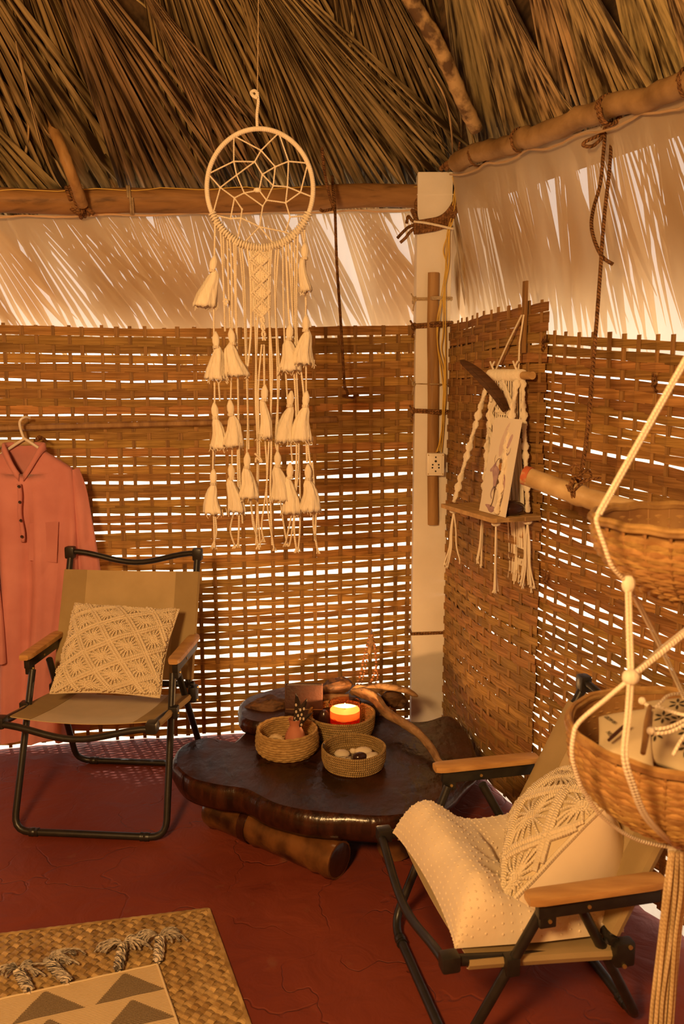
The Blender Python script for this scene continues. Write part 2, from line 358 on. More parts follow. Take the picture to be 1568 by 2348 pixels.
# ------------------------------------------------------------------ the setting: floor, ground outside, woven walls, post, roof
def floor_material():
    m = bpy.data.materials.new('red oxide floor'); m.use_nodes = True; nt = m.node_tree; N = nt.nodes; L = nt.links; b = N['Principled BSDF']
    tc = N.new('ShaderNodeTexCoord')
    def noise(sc, det=4, dist=0.0):
        n = N.new('ShaderNodeTexNoise'); n.inputs['Scale'].default_value = sc; n.inputs['Detail'].default_value = det; n.inputs['Distortion'].default_value = dist
        L.new(tc.outputs['Object'], n.inputs['Vector']); return n
    a = noise(1.6, 5, .6); r = N.new('ShaderNodeValToRGB'); e = r.color_ramp.elements
    e[0].position = .32; e[0].color = (.135, .019, .008, 1); e[1].position = .7; e[1].color = (.225, .043, .018, 1)
    L.new(a.outputs['Fac'], r.inputs[0])
    s = noise(13, 3); rs = N.new('ShaderNodeValToRGB'); es = rs.color_ramp.elements
    es[0].position = .66; es[0].color = (0, 0, 0, 1); es[1].position = .76; es[1].color = (.6, .6, .6, 1); L.new(s.outputs['Fac'], rs.inputs[0])
    mx = N.new('ShaderNodeMixRGB'); mx.inputs[2].default_value = (.22, .085, .045, 1); L.new(rs.outputs[0], mx.inputs[0]); L.new(r.outputs[0], mx.inputs[1]); L.new(mx.outputs[0], b.inputs['Base Color'])
    vo = N.new('ShaderNodeTexVoronoi'); vo.feature = 'DISTANCE_TO_EDGE'; vo.inputs['Scale'].default_value = 3.1
    nn = noise(5, 3); va = N.new('ShaderNodeVectorMath'); va.operation = 'MULTIPLY_ADD'; va.inputs[1].default_value = (.35, .35, 0); L.new(nn.outputs['Color'], va.inputs[0]); L.new(tc.outputs['Object'], va.inputs[2]); L.new(va.outputs[0], vo.inputs['Vector'])
    cr = N.new('ShaderNodeMapRange'); cr.inputs[1].default_value = 0; cr.inputs[2].default_value = .012; L.new(vo.outputs['Distance'], cr.inputs[0])
    gate = noise(2.4, 2); gr = N.new('ShaderNodeMapRange'); gr.inputs[1].default_value = .5; gr.inputs[2].default_value = .58; L.new(gate.outputs['Fac'], gr.inputs[0])
    mxc = N.new('ShaderNodeMath'); mxc.operation = 'MAXIMUM'; L.new(cr.outputs[0], mxc.inputs[0]); L.new(gr.outputs[0], mxc.inputs[1])
    n2 = noise(9, 6, .8); b1 = N.new('ShaderNodeBump'); b1.inputs['Strength'].default_value = .75; b1.inputs['Distance'].default_value = .012; L.new(n2.outputs['Fac'], b1.inputs['Height'])
    b2 = N.new('ShaderNodeBump'); b2.inputs['Strength'].default_value = .8; b2.inputs['Distance'].default_value = .003; L.new(mxc.outputs[0], b2.inputs['Height']); L.new(b1.outputs[0], b2.inputs['Normal'])
    L.new(b2.outputs[0], b.inputs['Normal'])
    rr = N.new('ShaderNodeMapRange'); rr.inputs[3].default_value = .5; rr.inputs[4].default_value = .8; L.new(a.outputs['Fac'], rr.inputs[0]); L.new(rr.outputs[0], b.inputs['Roughness'])
    b.inputs['Specular IOR Level'].default_value = .4
    return m

# wall feet measured on the floor
LB = [V(-2.6, 2.72), V(-1.95, 2.95), V(-1.45, 3.10), V(-1.036, 3.19), V(-.438, 3.27), V(.10, 3.38), V(.44, 3.47)]
RB = [V(.43, 3.47), V(.475, 3.15), V(.53, 2.86), V(.66, 2.50), V(.823, 2.127), V(.894, 1.978), V(1.04, 1.62), V(1.16, 1.25), V(1.24, .9)]
def pl(poly, n=12):
    p = bez([V(q[0], q[1], 0) for q in poly], n); L = [0]
    for i in range(1, len(p)): L.append(L[-1] + (p[i] - p[i - 1]).length)
    return p, L
class Curve:
    def __init__(s, poly): s.p, s.L = pl(poly); s.len = s.L[-1]
    def at(s, x):
        x = clamp(x, 0, s.len - 1e-6)
        lo = 0
        while lo < len(s.L) - 2 and s.L[lo + 1] < x: lo += 1
        t = (x - s.L[lo]) / (s.L[lo + 1] - s.L[lo])
        d = (s.p[lo + 1] - s.p[lo]).normalized()
        return s.p[lo].lerp(s.p[lo + 1], t), V(d.y, -d.x, 0)      # point, normal toward the room for a left-to-right curve
CL, CR = Curve(LB), Curve(RB)

# floor slab with a ragged edge along the two walls
mbf = MB()
edge = [CL.at(s)[0] for s in [i * .06 for i in range(int(CL.len / .06) + 1)]] + [CR.at(s)[0] for s in [i * .06 for i in range(1, int(CR.len / .06) + 1)]]
edge = [p - CLn * 0 for p, CLn in zip(edge, edge)]
edge = [p + V(R.uniform(-.006, .006), .004 + R.uniform(-.012, .008), 0) for p in edge] + [V(1.5, -.3, 0), V(1.3, -2.4, 0), V(-2.0, -2.3, 0), V(-2.8, 0, 0)]
mbf.prism(edge, (0, 0, -.06))
struct('floor', mbf, floor_material(), smooth=False)
mbg = MB(); mbg.prism([V(-40, -40, -.07), V(40, -40, -.07), V(40, 60, -.07), V(-40, 60, -.07)], (0, 0, -.2))
M['sand'] = mat('sunlit sand', (.72, .62, .48), (.82, .73, .60), rough=.95, scale=3, bump=.5, bscale=30, rand=0)
struct('ground', mbg, M['sand'], smooth=False)

# ---- woven bamboo mat: every slat and every stake is a part of the wall
def weave(root, cur, s0, s1, zb, zt, pitch, spitch, fill, off, mslat, amp=.005, th=.0022, lean=0.0, gapf=None, seed=1, stick=(.012, .045), ragged=.0, skip=None, sw=.0155):
    """zb, zt: height of foot and top along the wall; off: distance into the room; gapf(s, h) > extra narrowing of a slat"""
    rr = random.Random(seed)
    nrow = int(round(max(zt(s0) - zb(s0), zt((s0 + s1) / 2) - zb((s0 + s1) / 2), zt(s1) - zb(s1)) / pitch)); ncol = int((s1 - s0) / spitch)
    cols = [s0 + (j + .5) * spitch + rr.uniform(-.12, .12) * spitch for j in range(ncol)]
    def P(s, h, o):
        p, n = cur.at(s); z = lerp(zb(s), zt(s), h)
        return p + n * (off + o + lean * h) + V(0, 0, z)
    hs = [(i + .5) / nrow + rr.uniform(-.12, .12) / nrow for i in range(nrow)]
    for i, h in enumerate(hs):
        a = s0 - rr.uniform(0, .01); b = s1 + rr.uniform(-.004, ragged)
        ss = [a]
        for j in range(ncol):
            ss.append(cols[j])
            if j < ncol - 1: ss.append((cols[j] + cols[j + 1]) / 2)
        ss.append(b)
        w0 = pitch * fill * rr.uniform(.9, 1.1); ph = rr.uniform(0, 50); mb = MB(); rows = []
        tw = rr.uniform(.4, 1.0)
        for k, s in enumerate(ss):
            if k == 0: o = 0
            elif k == len(ss) - 1: o = 0
            elif k % 2 == 1:
                j = (k - 1) // 2; o = amp * (1 if (i + j) % 2 else -1)
            else: o = 0
            g = gapf(s, h) if gapf else 0
            w = w0 * (1 - g) * (1 + .26 * nz(s * 7, ph, i * 1.7)); dz = .30 * pitch * nz(s * 2.2, ph + 9, i * .9) * tw
            z0, z1 = -w / 2 + dz, w / 2 + dz
            p, n = cur.at(s); z = lerp(zb(s), zt(s), h); base = p + n * (off + o + lean * h) + V(0, 0, z)
            tilt = .25 * th * nz(s * 3, ph + 3, 2)
            rows.append([base + V(0, 0, z0) + n * (th / 2 + tilt), base + V(0, 0, z1) + n * (th / 2 - tilt), base + V(0, 0, z1) - n * th / 2, base + V(0, 0, z0) - n * th / 2])
        mb.quadgrid(rows, closed_u=True, cap0=True, cap1=True)
        obj('slat', mb, mslat, root, smooth=False)
    for j, s in enumerate(cols):
        p, n = cur.at(s); d = V(-n.y, n.x, 0)
        w = sw * rr.uniform(.75, 1.2); mb = MB(); rows = []
        ztop = zt(s) + rr.uniform(*stick); zbot = zb(s) - rr.uniform(0, .012); nn = 9; ph = rr.uniform(0, 90)
        for k in range(nn):
            h = k / (nn - 1); z = lerp(zbot, ztop, h); x = .006 * nz(h * 2.5, ph); hh = (z - zb(s)) / (zt(s) - zb(s))
            c = p + n * (off + lean * hh) + d * x + V(0, 0, z)
            t2 = .0016
            rows.append([c - d * w / 2 + n * t2, c + d * w / 2 + n * t2, c + d * w / 2 - n * t2, c - d * w / 2 - n * t2])
        mb.quadgrid(rows, closed_u=True, cap0=True, cap1=True)
        obj('stake', mb, M['stake'], root, smooth=False)
    return cols

wl = struct_root('wall_left', (-.6, 3.25, 0))
ztl = lambda s: 1.632 + .012 * s + .012 * sin(s * 2.1)
gl = lambda s, h: clamp(.24 * (0.72 - h) / .72, -.05, .17) + .0 + .10 * max(0, nz(s * 1.3, h * 3.0, 4)) - (.10 if .70 < h < .74 else 0)
weave(wl, CL, .45, CL.len - .02, lambda s: .012, ztl, .0335, .058, .93, .0, M['mat'], gapf=gl, seed=3, stick=(.002, .012))
# horizontal split-bamboo rail tied across the left mat
mb = MB(); sA = .9
pts = [CL.at(s)[0] + CL.at(s)[1] * .016 + V(0, 0, 1.263 + .02 * (s - .9)) for s in [.5 + .12 * i for i in range(19)]]
mb.tube(pts, .013, 6); obj('rail', mb, M['batten'], wl)

wr = struct_root('wall_right', (.8, 2.3, 0))
def ztr(s):   # top drops towards the viewer
    return 1.655 - .085 * s
gr = lambda s, h: clamp(.02 + .20 * (0.75 - h), 0.0, .15) + .10 * max(0, nz(s * 1.7, h * 3.0, 14))
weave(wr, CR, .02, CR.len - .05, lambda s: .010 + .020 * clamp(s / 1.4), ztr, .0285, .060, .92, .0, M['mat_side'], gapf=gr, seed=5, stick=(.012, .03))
# second mat laid over it next to the post; its end curls up to a point above the shelf
S_END = .93
def zto(s): return 1.672 + (.012 * clamp((s - .25) / .75) ** 1.4)
go = lambda s, h: -.04 + .05 * max(0, nz(s * 2.3, h * 5, 31))
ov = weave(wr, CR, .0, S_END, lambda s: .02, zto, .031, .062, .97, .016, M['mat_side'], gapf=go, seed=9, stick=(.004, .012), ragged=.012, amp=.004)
# the taller stake the shelf hangs from
p, n = CR.at(.83); ST = p + n * .030
mb = MB(); mb.box(ST + V(0, 0, 1.64), (.022, .006, .22), Matrix.Rotation(-1.15, 3, 'Z')); obj('stake', mb, M['stake'], wr, smooth=False)

# small coir ties left in the right mat
for px, py, so_ in ((1258, 790, .03), (1282, 1328, .03), (1500, 880, .012)):
    sb = min(range(900), key=lambda i: abs(784 + FPX * (CR.at(i * .002)[0].x) / (CR.at(i * .002)[0].y * CP + .2 * SP) - px)) * .002
    p, n = CR.at(sb); c = at(px, py, p.y - .02) ; c = V(p.x, p.y, c.z) + n * so_; mb = MB(); q_ = random.Random(px)
    for k in range(4): mb.tube(bez([c + V(0, q_.uniform(-.02, .02), q_.uniform(-.02, .02)), c + n * .010 + V(0, q_.uniform(-.012, .012), q_.uniform(-.012, .012)), c + n * .004 + V(0, q_.uniform(-.03, .03), q_.uniform(-.03, .03))], 4), .0026, 5)
    obj('coir_tie', mb, M['coir'], wr)

# walls behind the camera (plain mat panels)
mb = MB()
back = [V(1.24, .95, 0), V(1.5, -.3, 0), V(1.3, -2.4, 0), V(-2.0, -2.3, 0), V(-2.8, 0, 0), V(-2.62, 2.76, 0)]
for a, b in zip(back[:-1], back[1:]):
    d = (b - a).normalized(); n = V(d.y, -d.x, 0) * .02
    mb.prism([a, b, b + V(0, 0, 2.25), a + V(0, 0, 2.25)], n)
struct('wall_back', mb, M['mat'], smooth=False)

# ---- post
pc = V(.362, 3.425, 0); PW = .069
mb = MB(); mb.box(pc + V(.0, 0, 1.125), (PW * 2, .12, 2.25), bev=.006)
post = struct('post', mb, M['post'])
PF_ = pc.y - .06     # front face
# fine seam of the cast cap
mb = MB(); mb.box(V(pc.x, pc.y, 2.165), (PW * 2 + .003, .123, .004)); obj('seam', mb, M['post'], post, smooth=False)

# ---- beams, poles, rafters
APEX = V(-.30, .60, 3.74)
beamA, beamB = V(-2.6, 2.72, 1.98), V(.30, 3.42, 2.168)
def pole_pts(a, b, n, wob, seed):
    rr = random.Random(seed); o = rr.uniform(0, 99)
    return [a.lerp(b, i / n) + V(wob * nz(i * .35, o), wob * nz(i * .35, o + 5), wob * nz(i * .35, o + 9)) for i in range(n + 1)]
mb = MB(); mb.tube(pole_pts(beamA, beamA.lerp(beamB, 1.11), 30, .012, 2), [.044 + .004 * nz(i * .4, 3) for i in range(31)], 14, mod=lambda L, a: 1 + .05 * sin(3 * a + L * 2) + .03 * nz(L * 3, a * 2))
beam = struct('trim_beam', mb, M['beam'])
PR0, PR1 = on(1045, 372, 2.245), on(1580, 190, 2.16); PRd = (PR1 - PR0).normalized(); PR2 = PR1 + PRd * .9
def bamboo(mb, pts, r, nodes, seg=14):
    """pole with swollen joints; nodes: fractions along it"""
    n = len(pts); rad = []
    for i in range(n):
        t = i / (n - 1); q = r(t) if callable(r) else r
        for k in nodes:
            d = abs(t - k) * n
            if d < .6: q *= 1.10
            elif d < 1.6: q *= .965
        rad.append(q)
    mb.tube(pts, rad, seg)
mb = MB(); pp = pole_pts(PR0, PR2, 70, .014, 8); bamboo(mb, pp, lambda t: .034 - .006 * t, [.02, .11, .23, .34, .47, .60, .72, .86])
pole_r = struct('trim_pole', mb, M['roof_pole'])
hipA = V(.40, 3.36, 2.30); hipB = APEX
hip_p = [on(1092, 296, 2.30), on(1062, 235, 2.36), on(1035, 170, 2.425), on(1000, 95, 2.50), on(960, 30, 2.57), on(925, -30, 2.63), on(870, -130, 2.74)]
hip_p = bez(hip_p, 5) + [hip_p[-1].lerp(APEX, t) for t in (.3, .6, 1)]
mb = MB(); bamboo(mb, hip_p, .024, [.1, .23, .36, .5, .66, .8], 12)
struct('trim_rafter', mb, M['rafter'])
lr = [on(190, 470, 2.06), on(160, 390, 2.15), on(128, 310, 2.27), on(60, 170, 2.54), on(-40, 40, 2.80)]
mb = MB(); bamboo(mb, bez(lr, 6), .019, [.1, .33, .6, .85], 12)
struct('trim_rafter', mb, M['batten'])

# ---- roof: dark underlayer all round, palm fronds on the slopes in view
E_ = [V(-2.75, 2.75, 2.05), V(.42, 3.50, 2.245), PR1 + V(.03, .05, .03), V(1.75, -.3, 2.12), V(1.4, -2.6, 2.12), V(-2.2, -2.5, 2.12), V(-3.0, 0, 2.12)]
mb = MB(); ap = APEX + V(0, 0, .17); b = [mb.add(p + V(0, 0, .09) + (p - APEX) * .10) for p in E_]; t = mb.add(ap)
b2 = [mb.add(p + V(0, 0, .16) + (p - APEX) * .10) for p in E_]; t2 = mb.add(ap + V(0, 0, .1))
for i in range(len(E_)):
    j = (i + 1) % len(E_); mb.face((b[i], b[j], t)); mb.face((b2[j], b2[i], t2)); mb.face((b[j], b[i], b2[i], b2[j]))
ceil = struct('ceiling', mb, M['thatch_back'], smooth=False)

def frond(name, root, m, org, d, nrm, length, spread, nseg, seed, pleat=.42, curl=0.0, r0=.06, split=.62, tipdrop=.0, gapw=.86):
    """a fan palm leaf: pleated segments fanned from org around direction d in the plane with normal nrm (pointing down to the room)"""
    rr = random.Random(seed); d = d.normalized(); nrm = (nrm - d * nrm.dot(d)).normalized(); sdir = d.cross(nrm)
    mb = MB(); rs = [r0, .30, .5, split, .8, .93, 1.0]; lo = rr.uniform(0, 99)
    for k in range(nseg):
        a = spread * ((k + .5) / nseg - .5); da = spread / nseg
        a += rr.uniform(-.08, .08) * da
        ln = length * (1 - .10 * abs(2 * k / nseg - 1) ** 2) * rr.uniform(.86, 1.04)
        sag = rr.uniform(-.2, 1) * tipdrop; tw = rr.uniform(-1, 1) * .05; dv = rr.uniform(-.35, .35)
        rows = []
        for q, f in enumerate(rs):
            r = f * ln; w = 2 * r * math.tan(da / 2) * (1.02 if f < .25 else gapw)
            if f > split: w *= lerp(1, .06, ((f - split) / (1 - split)) ** .8)
            aa = a + (max(0, f - split) * tw * 3)
            c = org + (d * cos(aa) + sdir * sin(aa)) * r + nrm * (curl * f * f * length + sag * max(0, f - .55) ** 2)
            u = -d * sin(aa) + sdir * cos(aa); h = w * pleat
            rl = dv * 1.6 * w * clamp(f * 2 - .3); rows.append([c - u * w / 2 - nrm * (h * .5 + rl), c + nrm * h * .5, c + u * w / 2 - nrm * (h * .5 - rl)])
        b = len(mb.v); vv = lo + k * .77
        for row in rows:
            for p in row: mb.add(p)
        for i in range(len(rs) - 1):
            for j in range(2):
                mb.face((b + i * 3 + j, b + i * 3 + j + 1, b + (i + 1) * 3 + j + 1, b + (i + 1) * 3 + j),
                        ((rs[i] * 2, vv + j * .25), (rs[i] * 2, vv + j * .25 + .25), (rs[i + 1] * 2, vv + j * .25 + .25), (rs[i + 1] * 2, vv + j * .25)))
    return obj(name, mb, m, root, smooth=False)

def slope(A, B, T):
    """plane of a roof slope: A, B eave ends, T apex"""
    u = (B - A).normalized(); n = (B - A).cross(T - A).normalized()
    if n.z > 0: n = -n
    up = n.cross(u)
    if up.z < 0: up = -up
    return u, up.normalized(), n
uL, upL, nL = slope(V(-2.75, 2.75, 2.02), V(.42, 3.50, 2.215), APEX)
uR, upR, nR = slope(V(.42, 3.50, 2.215), PR1, APEX)
def hit_plane(px, py, P0, n):
    d = ray(px, py); o = V(0, 0, EYE); return o + d * ((P0 - o).dot(n) / d.dot(n))
P0L, P0R = V(.42, 3.50, 2.325), V(.42, 3.50, 2.345)
def lay(p_from, p_to, P0, n, lift, **k):
    a = hit_plane(*p_from, P0, n); b = hit_plane(*p_to, P0, n); b = b + (b - a) * .10
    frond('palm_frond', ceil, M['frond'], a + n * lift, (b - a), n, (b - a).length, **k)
# big leaves in the order they lie: (stem end in the photo, tip of the leaf), spread in radians, segments, distance below the slope
LEAVES_L = [
    ((-420, -300), (20, 540), .70, 15, .02), ((-250, -420), (180, 540), .60, 14, .05), ((-60, -420), (360, 520), .60, 16, .02), ((60, -300), (480, 500), .46, 12, .08), ((250, -520), (640, 470), .55, 20, .05),
    ((480, -260), (900, 440), .58, 23, .09), ((430, -560), (760, 450), .50, 17, .02), ((700, -420), (1000, 420), .46, 18, .05), ((860, -520), (1050, 410), .40, 13, .02), ((-200, 40), (130, 560), .50, 10, .10), ((300, -120), (560, 310), .34, 9, .11),
    ((-600, -100), (-60, 560), .9, 16, .03)]
LEAVES_R = [
    ((980, -420), (1170, 370), .42, 12, .02), ((1050, -350), (1290, 350), .42, 12, .06), ((1150, -420), (1400, 320), .50, 14, .02), ((1260, -300), (1500, 290), .45, 12, .065),
    ((1350, -420), (1620, 260), .55, 15, .03), ((1500, -330), (1760, 250), .50, 13, .065), ((1640, -420), (1880, 240), .60, 15, .03), ((1200, -60), (1360, 330), .34, 7, .085)]
for i, (a, b, sp, ns, lf) in enumerate(LEAVES_L): lay(a, b, P0L, nL, lf, spread=sp, nseg=ns, seed=100 + i, split=.80, tipdrop=.06, pleat=.8, gapw=.80)
for i, (a, b, sp, ns, lf) in enumerate(LEAVES_R): lay(a, b, P0R, nR, lf, spread=sp, nseg=ns, seed=200 + i, split=.82, tipdrop=.06, pleat=.8, gapw=.80)
# loose torn leaflets that hang out of the thatch
def leaflet(pts, w, seed):
    rr = random.Random(seed); q = bez(pts, 6); mb = MB(); rows = []; n = len(q)
    for i, p in enumerate(q):
        t = i / (n - 1); ww = w * (1 - .85 * t) if t > .5 else w * (.55 + .9 * t) * .575 / .5 * .5
        tan = (q[min(i + 1, n - 1)] - q[max(i - 1, 0)]).normalized(); u = tan.cross(V(0, 1, 0.2)).normalized()
        rows.append([p - u * ww / 2, p + V(0, -.25 * ww, 0), p + u * ww / 2])
    mb.quadgrid(rows, uvs=lambda i, j: (i * .1, seed + j * .3)); obj('leaflet', mb, M['frond'], ceil, smooth=False)
def hang(pts, w, seed, dy=-.09): leaflet([hit_plane(x, y, P0L, nL) + V(0, dy - .012 * k, 0) for k, (x, y) in enumerate(pts)], w, seed)
hang([(60, 230), (90, 310), (82, 390), (78, 440)], .022, 1); hang([(70, 130), (110, 300), (150, 420), (205, 500)], .020, 2, -.12); hang([(430, 140), (460, 210), (455, 290), (448, 365)], .018, 3)
hang([(330, 30), (420, 110), (500, 200), (565, 295)], .020, 4); hang([(420, 120), (470, 220), (540, 290), (560, 310)], .014, 5, -.11); hang([(805, 20), (808, 90), (800, 140), (792, 180)], .024, 6)
hang([(95, 260), (135, 330), (180, 370), (205, 430)], .018, 7, -.11); hang([(225, 90), (235, 110), (228, 130), (240, 140)], .010, 8, -.1); hang([(770, 190), (850, 260), (900, 320), (955, 388)], .016, 9, -.1)
def hang_r(pts, w, seed, dy=-.09): leaflet([hit_plane(x, y, P0R, nR) + nR * (.08 + .012 * k) for k, (x, y) in enumerate(pts)], w, seed)
hang_r([(1020, 120), (1060, 180), (1080, 250), (1085, 320)], .016, 12); hang_r([(1300, 130), (1340, 180), (1380, 210), (1420, 215)], .014, 13); hang_r([(1105, 240), (1125, 275), (1136, 310), (1138, 338)], .020, 14); hang_r([(990, 310), (1000, 350), (1003, 370), (1005, 392)], .018, 15)

# ---- muslin lining above the mats, palm leaves of the eave behind it
clothroot = struct_root('wall_cloth', (.2, 3.3, 0))
def drape(name, top, bot, out, n=46, m=12, seed=1, sag=.03):
    rows = []
    for i in range(m + 1):
        t = i / m; row = []
        for j in range(n + 1):
            s = j / n; a = top(s); b = bot(s); p = a.lerp(b, t)
            f = .014 * nz(s * 9 + t * 1.2, seed, t * .8) + .010 * nz(s * 22 + t * 3, seed + 7) - sag * sin(pi * t)
            row.append(p + out * (-f))
        rows.append(row)
    mb = MB(); mb.quadgrid(rows); return obj(name, mb, M['cloth'], clothroot, angle=3.2)
outL = V(-.2, .98, 0).normalized(); bdirL = V(.97, .24, 0)
drape('cloth_panel', lambda s: beamA.lerp(beamB, s * 1.12) + V(.0, .035, -.036 + .006 * nz(s * 30, 2)), lambda s: CL.at(min(.02 + s * (CL.len + .30), CL.len))[0] + bdirL * max(0, .02 + s * (CL.len + .30) - CL.len) + outL * .03 + V(0, 0, 1.57), outL, seed=2)
outR = V(.93, .36, 0)
drape('cloth_panel', lambda s: (PR0 - PRd * .06).lerp(PR2, s) + V(.02, .02, -.022 + .010 * nz(s * 18, 5)), lambda s: CR.at(.0 + s * (CR.len - .1) * 1.0)[0] + outR * .05 + V(0, .02, 1.50), outR, seed=5, sag=.05)
# leaves: stems at the beam, tips falling outwards
er = random.Random(77); bdir = (beamB - beamA).normalized()
for i in range(24):
    s = -.06 + i / 23 * 1.08; p = beamA.lerp(beamB, s) + outL * (.095 + .010 * (i % 4)) + V(0, 0, .15)
    d = bdir * (.58 + er.uniform(-.12, .18) - .14 * s) + outL * .10 + V(0, 0, -1.0)
    frond('eave_frond', clothroot, M['eave'], p, d, V(0, -1, -.2), er.uniform(.80, 1.0), er.uniform(.36, .50), er.choice((7, 8, 9)), 400 + i, pleat=.3, split=.72, tipdrop=.03, gapw=.82)
for i in range(24):
    s = -.16 + i / 23 * 1.10; p = PR0.lerp(PR2, s) + outR * (.11 + .010 * (i % 4)) + V(0, 0, .16)
    d = PRd * (.30 + er.uniform(-.14, .14)) + outR * (.10 - .18 * clamp(s)) + V(0, 0, -1.0)
    frond('eave_frond', clothroot, M['eave'], p, d, V(-1, -.3, -.2), er.uniform(.8, 1.0), er.uniform(.34, .48), er.choice((7, 8)), 500 + i, pleat=.3, split=.72, tipdrop=.03, gapw=.82)
# rolled hems of the cloth along beam and pole
hm = MB(); hm.tube([beamA.lerp(beamB, .3 + .7 * i / 70) + V(0, .0, -.046 - .007 * abs(sin(i * .31)) + .003 * nz(i * .6, 3)) for i in range(71)],   .0034, 6); obj('hem', hm, M['cloth'], clothroot)
hm = MB(); hm.tube([PR0.lerp(PR2, -.02 + 1.0 * i / 60) + V(.0, .01, -.034 - .016 * abs(sin(i * .42)) + .004 * nz(i * .6, 8)) for i in range(61)],   .0034, 6); obj('hem', hm, M['cloth'], clothroot)
# ------------------------------------------------------------------ things on the post
fy = PF_ - .001
def pf(px, py, dy=0.0): return at(px, py, PF_ - dy)
# wooden batten strapped to the post
bt = [pf(994, 625, .014), pf(992, 760, .015), pf(993, 900, .014), pf(992, 1050, .014), pf(993, 1203, .014)]
mb = MB(); q = bez(bt, 6); mb.tube(q, [.0225 + .0012 * nz(i * .5, 4) for i in range(len(q))], 12, flat=(1, .62))
single('batten', mb, M['batten'], 'brown half-round wooden batten strapped upright to the white post', 'batten')
# socket box
so = thing('wall_socket', 'square cream wall socket on the batten of the white post', 'socket', pf(998, 1065, .0))
sw, sh = .072, .092; sc = pf(998, 1065, .040)
mb = MB(); mb.box(sc + V(0, .010, 0), (sw, .024, sh), bev=.004); obj('back_box', mb, M['plate'], so)
mb = MB(); mb.box(sc + V(0, -.004, 0), (sw * .97, .010, sh * .97), bev=.004); obj('face_plate', mb, M['plate'], so)
mb = MB(); mb.box(sc + V(0, -.010, 0), (sw * .72, .006, sh * .78), bev=.0025); obj('insert', mb, M['plate'], so)
holes = [(0, .030, .0034), (0, .014, .0048), (-.012, 0, .0036), (.012, 0, .0036), (-.013, -.012, .0036), (.013, -.012, .0036), (0, -.026, .0034)]
for x, z, r in holes:
    mb = MB(); mb.tube([sc + V(x, -.0128, z), sc + V(x, -.0138, z)], r, 10); obj('pin_hole_shade', mb, M['dark'], so)  # dark discs laid on the insert paint the shade inside the holes
for x in (-1, 1):
    for z in (-1, 1):
        mb = MB(); mb.tube([sc + V(x * .029, -.008, z * .038), sc + V(x * .029, -.0105, z * .038)], .0026, 8); obj('screw', mb, M['brass'], so)
# yellow wires
wr_t = thing('wire_bundle', 'loose yellow electric wires running down the post to the socket', 'wire', pf(1015, 600))
W = [[(1040, 405), (1050, 440), (1046, 480), (1032, 520), (1030, 600), (1022, 650), (1008, 720), (1003, 790), (1018, 860), (1016, 950), (1008, 1035)],
     [(1037, 405), (1046, 450), (1040, 500), (1026, 540), (1016, 575), (1024, 610), (1018, 680), (1022, 760), (1020, 860), (1018, 960), (1012, 1037)],
     [(1041, 412), (1043, 470), (1028, 520), (1023, 560), (1021, 640), (1021, 700), (1021, 800), (1022, 900), (1015, 970), (1003, 1036)],
     [(1030, 500), (1027, 560), (1021, 620), (1010, 690), (1002, 740), (1004, 800), (1014, 870), (1018, 930), (1014, 985), (1004, 1036)],
     [(1044, 420), (1037, 480), (1030, 540), (1028, 610), (1017, 670), (1016, 760), (1012, 800), (1019, 840), (1016, 910), (1011, 1000), (1000, 1037)]]
for k, w in enumerate(W):
    mb = MB(); mb.tube(bez([pf(x, y, .016 + .004 * (k % 3) + (.016 if 620 < y < 1040 and x < 1012 else 0)) for x, y in w], 5), .0022, 6); obj('wire', mb, M['wire'], wr_t)
# ties round the post
def post_tie(name, m, label, y0, y1, r, cat, turns=1, knot=True, skew=0.0, tails=True):
    t = thing(name, label, cat, pf(990, y0))
    z0, z1 = pf(990, y0).z, pf(990, y1).z
    for k in range(turns):
        o = .030; dz = (k - (turns - 1) / 2) * r * 1.9; x0, x1 = pc.x - PW - r, pc.x + PW + r; ya, yb = pc.y - .06 - r, pc.y + .06 + r
        P = [V(x0, yb, z0), V(x0, ya + .004, z0), V(pc.x - .02, ya, lerp(z0, z1, .3)), V(pc.x - .010, ya - .034, lerp(z0, z1, .35)), V(pc.x + .022, ya - .034, lerp(z0, z1, .6)), V(pc.x + .034, ya - .010, lerp(z0, z1, .7)), V(x1, ya, z1), V(x1, yb, z1)] if y0 > 620 and y0 < 1200 else \
            [V(x0, yb, z0), V(x0, ya, z0), V(pc.x, ya, (z0 + z1) / 2), V(x1, ya, z1), V(x1, yb, z1)]
        P = [p + V(0, 0, dz) for p in P]
        mb = MB(); mb.tube(P + [P[0] + V(0, 0, .0005)], r, 7); obj('loop', mb, m, t)
    if knot:
        kp = V(pc.x - PW - r, pc.y - .055, z0)
        mb = MB(); mb.tube(bez([kp + V(.004, 0, .008), kp + V(-.008, -.006, .004), kp + V(-.004, -.008, -.008), kp + V(.004, -.004, -.002), kp + V(-.010, 0, -.002)], 4), r * 1.2, 7); obj('knot', mb, m, t)
        if tails:
            for dx, dz in ((-.016, .022), (-.008, -.045)):
                mb = MB(); mb.tube(bez([kp, kp + V(dx * .6, -.004, dz * .5), kp + V(dx, 0, dz)], 4), r * .8, 6); obj('tail', mb, m, t)
    return t
post_tie('string_tie', M['twine'], 'pale string tied around post and batten just under the batten top', 686, 685, .0035, 'tie', 2)
post_tie('rope_tie', M['coir'], 'brown coir tie around the post level with the mat tops', 748, 742, .0055, 'tie', 2)
post_tie('string_tie', M['twine'], 'thin string around the post halfway down the batten', 880, 882, .0026, 'tie', 1)
post_tie('rope_tie', M['coir'], 'brown coir tie around post and batten above the socket', 942, 945, .0048, 'tie', 2)
post_tie('rope_tie', M['coir'], 'thin brown cord around the lower post behind the table', 1453, 1450, .0035, 'tie', 2, knot=False)
